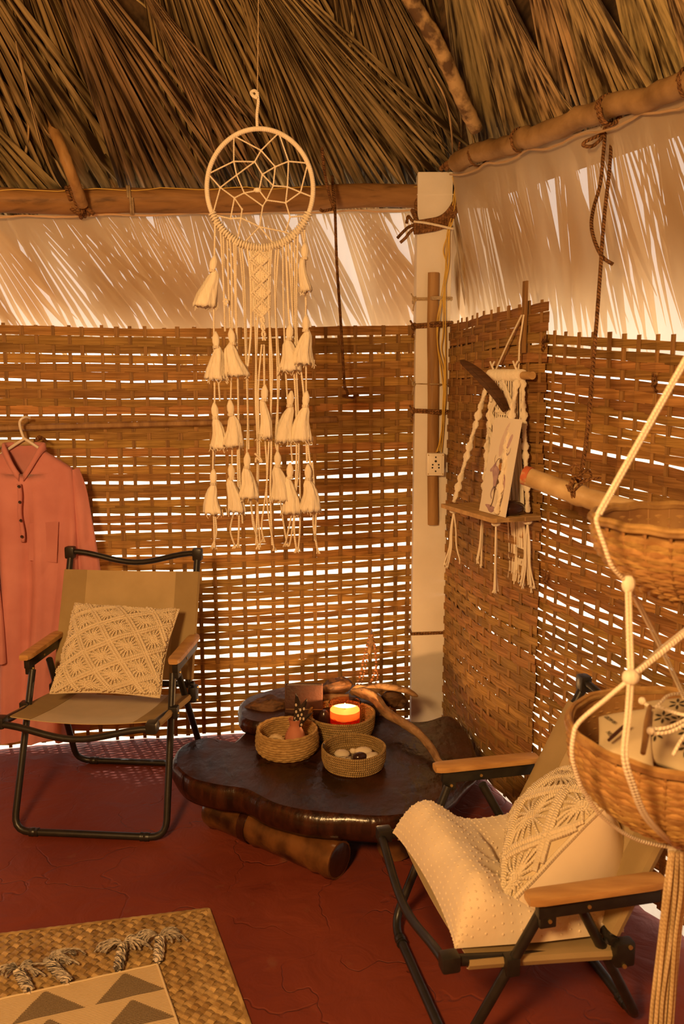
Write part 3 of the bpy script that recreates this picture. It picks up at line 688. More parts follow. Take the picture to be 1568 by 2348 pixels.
# coir lashing that holds beams to the post
la = thing('rope_lashing', 'thick brown coir lashing binding beam and pole to the post top', 'lashing', pf(1000, 500))
x0, x1 = pc.x - PW, pc.x + PW; ya = pc.y - .06
def lash(P, r=.010): mb = MB(); mb.tube(bez(P, 6), r, 8); obj('strand', mb, M['coir'], la)
for k in range(5):
    o = .010 * (k - 2)
    lash([pf(948, 512 + 5 * k, .012), pf(975, 508 + 5 * k, .012), pf(1010, 500 + 5 * k, .014), pf(1034, 478 + 6 * k, .014), pf(1052, 440 + 5 * k, -.02), pf(1064, 395 + 2 * k, -.05)])
for k in range(5):
    lash([pf(1046 + 5 * k, 372, .03), pf(1050 + 6 * k, 410, .014), pf(1048 + 3 * k, 450, .012), pf(1030 + 2 * k, 500, .02)], .009)
lash([pf(955, 430, -.02), pf(954, 480, -.01), pf(952, 520, .008)], .008)
for k in range(4):
    lash([pf(1010 + 12 * k, 388, .02 + .01 * k), pf(1030 + 10 * k, 372, .055), pf(1062 + 6 * k, 366 - 4 * k, .055), pf(1080, 372 + 8 * k, .01)], .009)
lash([pf(1055, 380, .02), pf(1052, 340, .03), pf(1060, 300, .05)], .004)
for tail in ([(955, 515), (938, 520), (924, 532), (911, 546)], [(955, 520), (940, 532), (930, 545), (918, 556)], [(957, 512), (944, 505), (936, 496), (932, 512)], [(953, 505), (944, 482), (950, 488), (956, 510)]):
    lash([pf(x, y, .012 + .004 * i) for i, (x, y) in enumerate(tail)], .006)
mb = MB(); mb.tube(bez([pf(948, 508, .026), pf(975, 511, .028), pf(1005, 517, .030), pf(1037, 524, .026), pf(1038, 520, -.02)], 6), .0045, 7); obj('white_tie', mb, M['cotton'], la); la.children[-1]['label'] = 'pale cotton tie'

# wire along the beam, string loops and cord wraps on beam and pole
w = thing('beam_wire', 'thin yellow wire strung along the upper edge of the round beam', 'wire', beamA.lerp(beamB, .7))
mb = MB(); mb.tube([beamA.lerp(beamB, .40 + i / 40 * .6) + V(0, -.040, .030 + .004 * sin(i * 1.1) + .003 * nz(i * .7, 2)) for i in range(41)], .0018, 6); obj('wire', mb, M['wire'], w)
def wrap(P, ax, r, wr, n, seed=0):
    """turns of cord round a pole of radius r at P"""
    ax = ax.normalized(); u = ax.cross(V(0, 0, 1)).normalized(); v = u.cross(ax); pts = []
    for i in range(n * 14 + 1):
        a = 2 * pi * i / 14; pts.append(P + ax * (wr * 1.9 * (i / 14 - n / 2)) + u * ((r + wr) * cos(a)) + v * ((r + wr) * sin(a)))
    return pts
bd = (beamB - beamA).normalized(); bx = lambda px: min(range(601), key=lambda i: abs(px - proj_x(beamA.lerp(beamB, i / 600)))) / 600
def proj_x(p):
    y = p.y * CP - (p.z - EYE) * SP; return 784 + FPX * p.x / y
b1 = single('cord_wrap', (lambda mb: (mb.tube(wrap(beamA.lerp(beamB, bx(298)), bd, .046, .004, 2), .004, 6), mb)[1])(MB()), M['twine'], 'pale twine wrapped twice around the round beam', 'cord')
t = thing('rope_binding', 'dark coir binding where the left rafter meets the beam', 'rope', beamA.lerp(beamB, bx(180)))
mb = MB(); mb.tube(wrap(beamA.lerp(beamB, bx(178)), bd + V(.1, 0, .35), .047, .0075, 3), .0075, 7); obj('turns', mb, M['coir'], t)
mb = MB(); k0 = beamA.lerp(beamB, bx(185)) + V(0, -.05, -.045); mb.tube(bez([k0 + V(-.02, 0, .01), k0 + V(.01, -.01, -.01), k0 + V(.03, 0, .012), k0 + V(.06, 0, -.01)], 4), .007, 7); obj('knot', mb, M['coir'], t)
for f, lab in ((.075, 'cord ring on the bamboo roof pole nearest the post'), (.205, 'cord ring on the bamboo roof pole above the shelf'), (.56, 'cord ring on the bamboo roof pole near the right edge')):
    P = PR0.lerp(PR2, f); mb = MB(); mb.tube(wrap(P, PRd, .035, .003, 2), .003, 6); single('cord_wrap', mb, M['coir'], lab, 'cord')

# ------------------------------------------------------------------ hanging ropes
def rope_thing(name, label, lines, r, m, loc, extra=None):
    t = thing(name, label, 'rope', loc)
    for nm, pts in lines: mb = MB(); mb.tube(bez(pts, 10), r, 7); obj(nm, mb, m, t)
    return t
Y1 = 3.10
rope_thing('hanging_rope', 'brown rope hanging from the beam and tied to the woven wall behind the dreamcatcher',
    [('rope', [at(762, 404, 3.27), at(764, 440, 3.20), at(768, 482, 3.18), at(772, 600, 3.2), at(780, 720, 3.22), at(785, 800, 3.22), at(790, 893, 3.24)]),
     ('tail', [at(768, 478, 3.18), at(752, 482, 3.17), at(740, 484, 3.16), at(733, 480, 3.16)]),
     ('tail', [at(738, 340, 3.0), at(745, 400, 3.1), at(756, 450, 3.17), at(768, 485, 3.17)]),
     ('knot', [at(790, 885, 3.24), at(797, 905, 3.225), at(786, 908, 3.23), at(808, 912, 3.23), at(822, 905, 3.235)])], .0055, M['coir'], at(768, 480, 3.18))
rx = 1.0
PA = PR0.lerp(PR2, .30)
YR = 2.62
rope_thing('hanging_rope', 'long brown rope with a loose loop hanging from the roof pole to the bamboo rail',
    [('rope', [at(1400, 250, 2.55), at(1402, 285, 2.52), at(1398, 380, 2.45), at(1385, 500, 2.35), at(1375, 640, 2.25), at(1366, 760, 2.16), at(1356, 880, 2.10), at(1344, 1010, 2.05), at(1330, 1100, 2.02)]),
     ('loop', [at(1388, 285, 2.51), at(1384, 340, 2.47), at(1376, 420, 2.43), at(1360, 480, 2.40), at(1356, 520, 2.36), at(1366, 560, 2.32), at(1382, 590, 2.30), at(1405, 606, 2.30)]),
     ('bow', [at(1395, 300, 2.50), at(1370, 312, 2.50), at(1342, 325, 2.50), at(1338, 334, 2.50), at(1360, 334, 2.50), at(1385, 310, 2.49)]),
     ('knot', [at(1380, 292, 2.51), at(1396, 282, 2.49), at(1412, 292, 2.50), at(1400, 304, 2.49), at(1384, 300, 2.50), at(1395, 286, 2.48)])], .0052, M['coir'], at(1398, 290, 2.5))
Pq = PR0.lerp(PR2, .285)
pq = [i / 400 for i in range(401)]; Pq = PR0.lerp(PR2, min(pq, key=lambda f: abs(proj_x(PR0.lerp(PR2, f)) - 1398)))
mb = MB(); mb.tube(wrap(Pq, PRd, .034, .005, 2), .005, 7); single('rope_binding', mb, M['coir'], 'brown rope turns on the roof pole holding the looped rope', 'rope')

# bamboo rail hung in front of the right wall
G0, G1 = at(1203, 1090, 2.06), at(1600, 1203, 1.80)
gp = [G0.lerp(G1, i / 34) + V(0, 0, -.012 * sin(pi * i / 34)) for i in range(35)]
rail = thing('bamboo_rail', 'pale bamboo pole hung level in front of the right woven wall', 'pole', G0)
mb = MB(); bamboo(mb, gp, lambda t: .0235 + .004 * t, [.34, .71], 16); obj('pole', mb, M['pole'], rail)
mb = MB(); gd = (G1 - G0).normalized(); mb.tube([G0 - gd * .0006, G0 + gd * .016], .0246, 16); M['red_end'] = mat('worn red paint', (.46, .12, .05), (.50, .36, .18), rough=.6, scale=30, ramp=(.52, .6), rand=0); o = obj('painted_end', mb, M['red_end'], rail); o['label'] = 'worn red end'
Gt = G0.lerp(G1, .325)
t = thing('rope_tie', 'brown coir tied in a bow around the bamboo rail', 'tie', Gt)
mb = MB(); mb.tube(wrap(Gt, gd + V(0, 0, .3), .026, .0032, 2), .0032, 7); obj('turns', mb, M['coir'], t)
for pts in ([(0, 0, .03), (.02, -.02, .05), (.03, -.01, .03), (0, -.025, .028)], [(0, -.02, .03), (-.02, -.02, .045), (-.012, -.02, .065), (.002, -.02, .05)], [(0, -.028, .02), (-.02, -.03, 0), (-.03, -.02, .015)], [(0, -.028, .02), (.03, -.03, .03), (.05, -.02, .032)]):
    mb = MB(); mb.tube(bez([Gt + V(*p) for p in pts], 6), .0026, 6); obj('bow', mb, M['coir'], t)

# ------------------------------------------------------------------ dreamcatcher
DY = 2.45
dc = lambda px, py, dy=0.0: at(px, py, DY + dy)
dream = thing('dreamcatcher', 'large cream macrame dreamcatcher with tassels hanging from the thatch', 'dreamcatcher', dc(596, 433))
HC = dc(596, 433); HR = .1500
hoop = [HC + V(HR * cos(a), .0, HR * 1.07 * sin(a)) for a in [2 * pi * i / 96 for i in range(96)]]
mb = MB(); mb.tube(hoop, .0068, 10, closed=True); obj('hoop', mb, M['cotton'], dream)
# lark's-head knots along the lower arc
mb = MB()
for i in range(46):
    a = radians(205 + i * 130 / 45); p = HC + V(HR * cos(a), 0, HR * 1.07 * sin(a)); tdir = V(-sin(a), 0, cos(a)); rd = V(cos(a), 0, sin(a))
    mb.tube([p + rd * .0095 * cos(b) + V(0, .0095 * sin(b), 0) for b in [2 * pi * k / 10 for k in range(10)]], .0032, 5, closed=True)
o = obj('knot_row', mb, M['cotton_plain'], dream); o['kind'] = 'stuff'
# web: nodes and strands
NN = {1: (1072, 740), 2: (1168, 742), 3: (1197, 690), 4: (1262, 765), 5: (1323, 740), 6: (1203, 800), 7: (1085, 803), 8: (1010, 860), 9: (1120, 885), 10: (1253, 852), 11: (1318, 857), 12: (1378, 882), 13: (1075, 908), 14: (1222, 918), 15: (1188, 873),
      16: (1310, 930), 17: (1110, 960), 18: (1205, 945), 19: (1057, 1003), 20: (1105, 1000), 21: (1330, 995), 22: (1190, 1040), 23: (1310, 1065),
      30: (1088, 655), 31: (1272, 628), 32: (1418, 745), 33: (962, 800), 34: (975, 985), 35: (1090, 1105), 36: (1400, 985), 37: (1440, 905), 38: (1115, 1115), 39: (1340, 1075), 40: (1260, 1120)}
WE = [(30, 3), (31, 3), (30, 1), (1, 2), (1, 33), (1, 7), (2, 3), (3, 4), (7, 2), (2, 6), (6, 4), (4, 5), (5, 31), (5, 32), (5, 11), (4, 10), (6, 10), (10, 11), (11, 12), (32, 12), (10, 14), (7, 8), (7, 9), (33, 8), (8, 13), (13, 9), (9, 15), (6, 15), (8, 34),
      (13, 17), (13, 19), (14, 16), (14, 18), (11, 16), (12, 16), (9, 18), (19, 34), (17, 20), (19, 20), (20, 35), (20, 22), (18, 22), (22, 38), (22, 23), (23, 39), (16, 21), (21, 36), (21, 23), (12, 37), (15, 14), (22, 40)]
def N2(k):
    p = dc(NN[k][0] / 2, NN[k][1] / 2)
    if k >= 30:      # tied to the hoop itself
        a = atan2((p.z - HC.z) / 1.07, p.x - HC.x); p = HC + V(HR * cos(a), 0, HR * 1.07 * sin(a))
    return p
for a, b in WE:
    mb = MB(); A_, B_ = N2(a), N2(b); mb.tube([A_, A_.lerp(B_, .5) + V(0, -.001, 0), B_], .0021, 6); obj('web_cord', mb, M['cotton'], dream)
mb = MB()
for k in NN: mb.sphere(N2(k), .0034, 8, 6)
o = obj('web_knots', mb, M['cotton_plain'], dream); o['kind'] = 'stuff'
mb = MB(); mb.sphere(dc(590, 436), .010, 10, 7, sc=(1.1, .7, .7)); obj('web_centre_knot', mb, M['cotton_plain'], dream)
# hanging cord
mb = MB(); mb.tube(bez([dc(590, 300), dc(589, 262), dc(592, 235), dc(590, 212)], 6), .0042, 8); obj('hanging_loop', mb, M['cotton'], dream)
mb = MB(); mb.tube(bez([dc(590, 225, -.004), dc(580, 220, -.004), dc(576, 212), dc(584, 208), dc(590, 216), dc(582, 224)], 5), .0045, 7); obj('knot', mb, M['cotton_plain'], dream)
top = dc(593, -150); mb = MB(); mb.tube([dc(590, 216), dc(592, 60), top], .0016, 5); obj('string', mb, M['twine'], dream)
# long cords
def cord(pts, r=.0027, dy=0.0):
    mb = MB(); mb.tube(bez([dc(x, y, dy) for x, y in pts], 6), r, 6); obj('cord', mb, M['cotton'], dream)
def arc_y(px): return 433 + 1.02 * sqrt(max(0, 128 ** 2 - (px - 596) ** 2))
cr = random.Random(5)
cords = [[(493, 0), (490, 700), (492, 920), (488, 1075), (490, 1180), (492, 1256)], [(505, 0), (512, 640), (516, 760)], [(512, 0), (514, 700)], [(521, 0), (524, 660), (528, 750)], [(525, 0), (530, 600), (532, 760), (529, 915)],
         [(536, 0), (540, 700), (546, 900), (545, 1060), (548, 1180), (546, 1250)], [(547, 0), (556, 640), (563, 800), (568, 960), (566, 1040), (574, 1150), (592, 1250)], [(553, 0), (560, 640), (566, 840), (570, 1030)], [(541, 0), (542, 700), (549, 1060), (556, 1200)],
         [(566, 0), (574, 640), (575, 760), (568, 840)], [(573, 0), (584, 720), (590, 1000), (590, 1140), (597, 1255)], [(578, 0), (590, 700), (586, 900), (592, 1060), (587, 1250)], [(618, 0), (616, 700), (624, 860), (614, 1060), (612, 1150), (628, 1258)], [(622, 0), (618, 720), (622, 1000), (620, 1130), (624, 1250)],
         [(634, 0), (630, 640), (636, 860), (637, 1035)], [(640, 0), (632, 700), (640, 860), (632, 1000), (636, 1035)], [(648, 0), (650, 700), (656, 870), (670, 1060)], [(655, 0), (662, 720), (676, 880), (680, 1040), (674, 1200), (680, 1262)], [(660, 0), (670, 700), (680, 860), (686, 1040), (688, 1190), (684, 1260)],
         [(668, 0), (672, 740)], [(675, 0), (678, 800), (684, 960), (682, 1100), (655, 1245)], [(683, 0), (680, 760), (696, 900), (704, 1060)], [(690, 0), (698, 560)], [(698, 0), (700, 640), (702, 720)], [(701, 700), (702, 900)], [(716, 1060), (722, 1150), (718, 1200), (728, 1262)],
         [(500, 860), (504, 920)], [(494, 1020), (489, 1075)], [(532, 1020), (532, 1064)], [(704, 1005), (718, 1120), (724, 1180), (722, 1240)], [(642, 1140), (650, 1200), (658, 1245), (664, 1248), (672, 1200), (682, 1130)], [(575, 1140), (580, 1200), (590, 1230)], [(537, 1170), (528, 1215), (538, 1250)], [(492, 1170), (496, 1220), (488, 1250)], [(607, 1000), (612, 1100), (600, 1200), (604, 1236)],
         [(605, 790), (606, 885)], [(600, 790), (592, 900), (596, 1060)]]
for k, c in enumerate(cords):
    c = [(x, arc_y(x) if y == 0 else y) for x, y in c]; cord(c, .0026 + .0005 * (k % 2), -.006 + .004 * (k % 4))
mb = MB()
for x, y in ((492, 1252), (546, 1248), (592, 1252), (628, 1256), (680, 1260), (728, 1262), (655, 1246), (684, 1258), (604, 1236), (538, 1250), (488, 1250)):
    for q in range(5): p = dc(x, y); mb.tube([p + V(0, 0, .006), p + V(cr.uniform(-.008, .008), cr.uniform(-.005, .005), -.010)], .0016, 5)
o = obj('frayed_ends', mb, M['cotton_plain'], dream); o['kind'] = 'stuff'
# tassels: (head top x,y, foot x,y, depth)
TS = [(492, 585, 474, 703), (494, 760, 499, 870), (529, 752, 541, 862), (699, 556, 697, 668), (665, 742, 659, 851), (702, 722, 698, 835), (491, 923, 500, 1028), (527, 916, 535, 1023), (607, 882, 604, 1004), (668, 896, 656, 1013),
      (703, 896, 693, 1010), (567, 1037, 565, 1142), (636, 1034, 640, 1147), (489, 1075, 490, 1178), (529, 1063, 537, 1173), (665, 1061, 664, 1176), (706, 1064, 708, 1171)]
for k, (x0_, y0_, x1_, y1_) in enumerate(TS):
    A_, B_ = dc(x0_, y0_, -.012 - .006 * (k % 3)), dc(x1_, y1_, -.012 - .006 * (k % 3)); ax = (B_ - A_); Lh = ax.length
    rr = random.Random(900 + k); wide = rr.uniform(.025, .032) * (.62 if k in (3, 8) else 1); ph = rr.uniform(0, 6); twi = rr.uniform(-1.5, 1.5)
    prof = [(.003, 0), (.0075, .010), (.0105, .018), (.0105, .030), (.0078, .040), (.0075, .046), (wide * .50, .060), (wide * .62, .075), (wide * .70, .090), (wide * .85, .107), (wide * 1.0, Lh * .93), (wide * 1.04, Lh), (wide * .6, Lh - .008), (.002, Lh - .012)]
    rows = []; n = 28; U = V(1, 0, 0); W_ = V(0, 1, 0); an = ax.normalized()
    for i, (r, z) in enumerate(prof):
        row = []; bow = .007 * sin(clamp((z - .04) / .09) * pi + ph) if z > .045 else 0
        for j in range(n):
            a = 2 * pi * j / n; m_ = 1 if i < 6 else 1 + .13 * sin(7 * a + ph + twi * z * 30) + .07 * sin(11 * a + ph * 2)
            zz = z + (rr.uniform(-.004, .006) if i in (11,) else 0)
            row.append(A_ + an * zz + U * (r * m_ * cos(a) + bow) + W_ * (r * m_ * sin(a) * .75))
        rows.append(row)
    mb = MB(); mb.quadgrid(rows, closed_u=True, cap0=True, cap1=True)
    ts = obj('tassel', mb, M['cotton_plain'], dream, angle=3.2)
    mb = MB(); hp = A_ + an * .042
    for q in (0, 1): mb.tube([hp + an * .004 * q + U * .0088 * cos(b) + W_ * .0088 * sin(b) for b in [2 * pi * i / 12 for i in range(12)]], .0022, 5, closed=True)
    me = mb.mesh('binding'); me.transform(Matrix.Translation(-dream.location)); obj('binding', me, M['cotton'], ts, local=True)
    mb = MB()
    for q in range(12):
        a = rr.uniform(0, 2 * pi); p = B_ + U * (wide * cos(a)) + W_ * (wide * .7 * sin(a)) - an * .012
        mb.tube([p, p + an * .012 + U * rr.uniform(-.003, .003), p + an * rr.uniform(.016, .026) + U * rr.uniform(-.008, .008)], .0011, 4)
    me = mb.mesh('fringe'); me.transform(Matrix.Translation(-dream.location)); o = obj('fringe', me, M['cotton_plain'], ts, local=True); o['kind'] = 'stuff'
# macrame diamond panel in the middle
dia = [(594, 577, 612), (596, 612, 652), (598, 652, 690), (600, 690, 726)]
mb = MB()
for (cx_, ya_, yb_) in dia:
    ym = (ya_ + yb_) / 2; w = 20 if yb_ < 700 else 17
    for P_ in ([(cx_, ya_), (cx_ + w, ym), (cx_, yb_)], [(cx_, ya_), (cx_ - w, ym), (cx_, yb_)]):
        for q in (-1, 1):
            pts = []; 
            for s_ in range(2):
                for i in range(9): a, b = dc(*P_[s_], -.006), dc(*P_[s_ + 1], -.006); pts.append(a.lerp(b, i / 9) + V(q * .002, -.003 + .0028 * (i % 2), .003 * q))
            mb.tube(pts, .0034, 6)
o = obj('diamond_knots', mb, M['cotton_plain'], dream)
mb = MB()
for (cx_, ya_, yb_) in dia:
    ym = (ya_ + yb_) / 2
    for i in range(-3, 4):
        for j in range(-3, 4):
            if abs(i) + abs(j) > 3: continue
            mb.sphere(dc(cx_ + i * 4.2, ym + j * 4.6, -.003), .0040, 6, 5)
for i in range(11): cx_ = 577 + i * 4.0; mb.tube([dc(cx_ - 3, 572), dc(cx_, 650), dc(cx_ + 2, 715)], .0022, 5)
o = obj('knotwork', mb, M['cotton_plain'], dream); o['kind'] = 'stuff'
mb = MB()
for i in range(18):
    y = 718 + i * 3.6; x = 601 + i * .25
    for q in (-1, 1): mb.sphere(dc(x + 3.4 * q * cos(i * .7), y, -.004 + .004 * sin(i * .7) * q), .0052 - .00012 * i, 7, 5)
obj('spiral_sinnet', mb, M['cotton_plain'], dream)
mb = MB(); mb.tube(bez([dc(584, 1040, -.02), dc(590, 1045, -.022), dc(596, 1050, -.02), dc(600, 1060, -.02), dc(588, 1050, -.02), dc(586, 1060, -.02)], 5), .003, 6); obj('loop_knot', mb, M['cotton'], dream)
mb = MB(); mb.tube(bez([dc(512, 690, -.012), dc(518, 698, -.016), dc(522, 690, -.014), dc(514, 686, -.012), dc(520, 702, -.014)], 5), .003, 6); obj('loop_knot', mb, M['cotton'], dream)
# ------------------------------------------------------------------ folding armchairs
def armchair(name, label, loc, th, D, arms=None):
    """low folding chair; local frame: u to the right seen from its front, v forward, z up; D: its measures"""
    ux, uy, vx, vy = cos(th), sin(th), sin(th), -cos(th)
    root = thing(name, label, 'chair', loc)
    W = lambda u, v, z: V(loc[0] + u * ux + v * vx, loc[1] + u * uy + v * vy, z)
    rt = .0115; za, zs = D['za'], D['zs']
    def tube(nm, pts, r=rt, par=root, m=M['metal'], seg=10, rd=0): mb = MB(); mb.tube(fillet([W(*p) for p in pts], rd) if rd else [W(*p) for p in pts], r, seg); return obj(nm, mb, m, par)
    hv = D['va'] - .035
    # front and rear floor frames, each one bent tube
    fr = [(-D['wa'] + .012, hv, za - .05), (-D['wf'] + .012, D['vf'] - .006, rt), (D['wf'] - .012, D['vf'] - .006, rt), (D['wa'] - .012, hv, za - .05)]
    mv = D['va'] - .125
    rr_ = [(-D['wa'] + .030, mv, za - .045), (-D['wr'] + .012, D['vr'], rt), (D['wr'] - .012, D['vr'], rt), (D['wa'] - .030, mv, za - .045)]
    f1 = tube('front_leg_frame', fr, rd=.055); f2 = tube('rear_leg_frame', rr_, rd=.06)
    for par, w, v in ((f1, D['wf'], D['vf'] - .006), (f2, D['wr'], D['vr'])):
        for s in (-1, 1):
            mb = MB(); a, b = W(s * (w - .095), v, rt), W(s * (w - .065), v, rt)
            mb.tube([a, a.lerp(b, .2), a.lerp(b, .25), a.lerp(b, .45), a.lerp(b, .5), a.lerp(b, .75), a.lerp(b, .8), b], [.0145, .0145, .0135, .0135, .0145, .0145, .0138, .0138], 10)
            obj('floor_sleeve', mb, M['metal'], par)
    # seat rails with end caps and the two bowed bars
    zr = zs - D.get('drop', .075); vb = D.get('vback', -.20)
    for s in (-1, 1):
        tube('seat_rail', [(s * D['ws'], vb, zr), (s * D['ws'], D['vs'], zs)], .012)
        mb = MB(); c = W(s * (D['ws'] + .002), D['vs'] + .004, zs); mb.box(c, (.034, .040, .036), Matrix.Rotation(th, 3, 'Z'), bev=.007); cp = obj('end_cap', mb, M['metal'], root)
    n = 16; bow = D.get('bow', .035)
    tube('front_bar', [(D['ws'] * (2 * i / n - 1), D['vs'] + .012 + .012 * sin(pi * i / n), zs - .004 - bow * (.5 - .5 * cos(2 * pi * i / n))) for i in range(n + 1)], .0105)
    for s in (-1, 1):
        tube('back_rail', [(s * D['wt'], D['vbb'], D['zbb']), (s * D['wt'], D['vt'], D['zt'] - .01)], .012)
        mb = MB(); mb.box(W(s * (D['wt'] + .001), D['vt'], D['zt'] - .002), (.036, .032, .046), Matrix.Rotation(th, 3, 'Z'), bev=.008); obj('end_cap', mb, M['metal'], root)
    tube('back_bar', [(D['wt'] * (2 * i / n - 1), D['vt'] - .012 * sin(pi * i / n), D['zt'] + .002 - .040 * (.5 - .5 * cos(2 * pi * i / n))) for i in range(n + 1)], .0105)
    tube('cross_bar', [(-D['wt'] - .02, D['vbb'] - .005, D['zbb'] + .012), (D['wt'] + .02, D['vbb'] - .005, D['zbb'] + .012)], .011)
    # canvas: slung between rails, wrapped around them, darker hem strips along the sides
    def sling(nm, P0, P1, w, sag, nv):
        d = (V(0, P1[0], P1[1]) - V(0, P0[0], P0[1])); nn = V(0, -d.z, d.y).normalized()
        if nn.y < -.2 and nn.z < 0: nn = -nn
        def q(u, t, o=0):
            s = sag * (1 - (u / w) ** 2) * (.55 + .45 * sin(pi * t)) - o
            return W(u, lerp(P0[0], P1[0], t) - nn.y * s, lerp(P0[1], P1[1], t) - nn.z * s)
        rows = []
        for i in range(nv + 1):
            t = i / nv; row = []
            for j in range(25):
                u = w * (2 * j / 24 - 1); row.append(q(u, t, .0125))
            # wrap under the rails
            l = [q(-w - .013 * sin(a), t, .0 + .0135 * cos(a)) for a in (pi * .95, pi * .75, pi * .5, pi * .25)]; r_ = [q(w + .013 * sin(a), t, .0 + .0135 * cos(a)) for a in (pi * .25, pi * .5, pi * .75, pi * .95)]
            rows.append(l + row + r_)
        mb = MB(); mb.sheet(rows, .002); o = obj(nm, mb, M['canvas'], root)
        hw = .072
        for s in (-1, 1):
            rows = []
            for i in range(nv + 1):
                t = i / nv; rows.append([q(s * (w - hw * (1 - k / 6)), t, .0140) for k in range(7)] + [q(s * (w + .0150 * sin(a)), t, .0150 * cos(a)) for a in (pi * .25, pi * .5, pi * .75)])
            if s < 0: rows = [r[::-1] for r in rows]
            mb = MB(); mb.sheet(rows, .0015); obj('side_hem', mb, M['canvas_hem'], o)
        return o
    sling('seat_canvas', (vb + .01, zr + .003), (D['vs'] - .035, zs - .010), D['ws'], .030, 8)
    f = .80
    sling('back_canvas', (lerp(D['vbb'], D['vt'], .06), lerp(D['zbb'], D['zt'], .06)), (lerp(D['vbb'], D['vt'], D.get('bf', .86)), lerp(D['zbb'], D['zt'], D.get('bf', .86))), D['wt'], .022, 8)
    # arms: black channel under a wooden pad
    for s in (-1, 1):
        a0, a1 = (arms[s] if arms else ((s * D['wa'], D['va'], za), (s * D['wa'], D['vb'], za)))
        A_, B_ = W(*a0), W(*a1); ax = (B_ - A_).normalized(); side = ax.cross(V(0, 0, 1)).normalized(); Lh = (B_ - A_).length
        pr = []; hw = D.get('aw', .022); ht = .010
        for t, k in ((0, .70), (.012 / Lh, .92), (.03 / Lh, 1), (1 - .03 / Lh, 1), (1 - .012 / Lh, .92), (1, .7)):
            c = A_.lerp(B_, t); q = []
            for a in range(12):
                b = 2 * pi * a / 12; cx, cz = cos(b), sin(b); cx = math.copysign(abs(cx) ** .5, cx); cz = math.copysign(abs(cz) ** .5, cz)
                q.append(c + side * (hw * k * cx) + V(0, 0, ht * (.75 + .25 * k) * cz))
            pr.append(q)
        mb = MB(); mb.quadgrid(pr, closed_u=True, cap0=True, cap1=True); obj('arm_pad', mb, M['arm'], root)
        mb = MB(); Ry = Matrix((ax, side, ax.cross(side))).transposed(); up = Ry @ V(0, 0, 1)
        if up.z < 0: up = -up
        mb.box(A_.lerp(B_, .52) - up * (.010 + .017), (Lh * .90, .020, .034), Ry, bev=.003); ch = obj('arm_channel', mb, M['metal'], root)
        mb = MB(); mb.box(A_ + ax * .042 - up * .048, (.036, .019, .036), Ry, bev=.004); obj('hinge', mb, M['metal'], root)
        for q_ in ((.045, -.05), (.13, -.03)):
            for o_ in (-1, 1):
                p = A_ + ax * q_[0] + up * q_[1]; mb = MB(); mb.tube([p + side * o_ * .009, p + side * o_ * .0125], .0042, 8); obj('bolt', mb, M['brass'], ch)
        # pivot plates and bolts where the legs cross the seat rail, and at the back
        t = clamp((za - .05 - zs * .93) / max(.05, za - .05)); lp = V(0, lerp(hv, D['vf'], t), lerp(za - .05, 0, t))
        mb = MB(); mb.box(W(s * (D['ws'] + .014), lp.y, lp.z), (.030, .030, .040), Matrix.Rotation(th, 3, 'Z'), bev=.004); pv = obj('pivot', mb, M['metal'], root)
        mb = MB(); mb.tube([W(s * (D['wf'] + .0), lp.y, lp.z - .004), W(s * (D['wf'] + .005), lp.y, lp.z - .004)], .0048, 8); obj('bolt', mb, M['brass'], pv)
        mb = MB(); mb.box(W(s * (D['ws'] + .016), vb + .01, zr + .015), (.028, .045, .055), Matrix.Rotation(th, 3, 'Z'), bev=.006); pv = obj('pivot', mb, M['metal'], root)
        for dv, dz in ((-.008, .02), (.004, -.022)):
            mb = MB(); mb.tube([W(s * (D['ws'] + .030), vb + .01 + dv, zr + .015 + dz), W(s * (D['ws'] + .034), vb + .01 + dv, zr + .015 + dz)], .0048, 8); obj('bolt', mb, M['brass'], pv)
    return root, W
DL = dict(wa=.250, va=.050, vb=-.232, za=.545, wf=.262, vf=.190, wr=.262, vr=-.335, ws=.236, vs=.243, zs=.407, wt=.238, vt=-.340, zt=.823, vbb=-.17, zbb=.375, drop=.07, vback=-.19, bf=.86)
chL, WL = armchair('folding_armchair', 'khaki canvas folding armchair with black frame left of the low table', (-.792, 2.649, 0), -.079, DL)
DR = dict(wa=.290, va=.060, vb=-.236, za=.412, wf=.246, vf=.193, wr=.228, vr=-.258, ws=.249, vs=.206, zs=.262, wt=.246, vt=-.345, zt=.635, vbb=-.150, zbb=.245, drop=.045, vback=-.185, aw=.024)
chR, WR = armchair('folding_armchair', 'low folding armchair with a cream plush seat cushion on it, right of the table', (.37, 1.83, 0), -1.352, DR,
    arms={-1: ((-.290, .060, .412), (-.290, -.236, .412)), 1: ((.290, .062, .405), (.300, -.236, .412))})

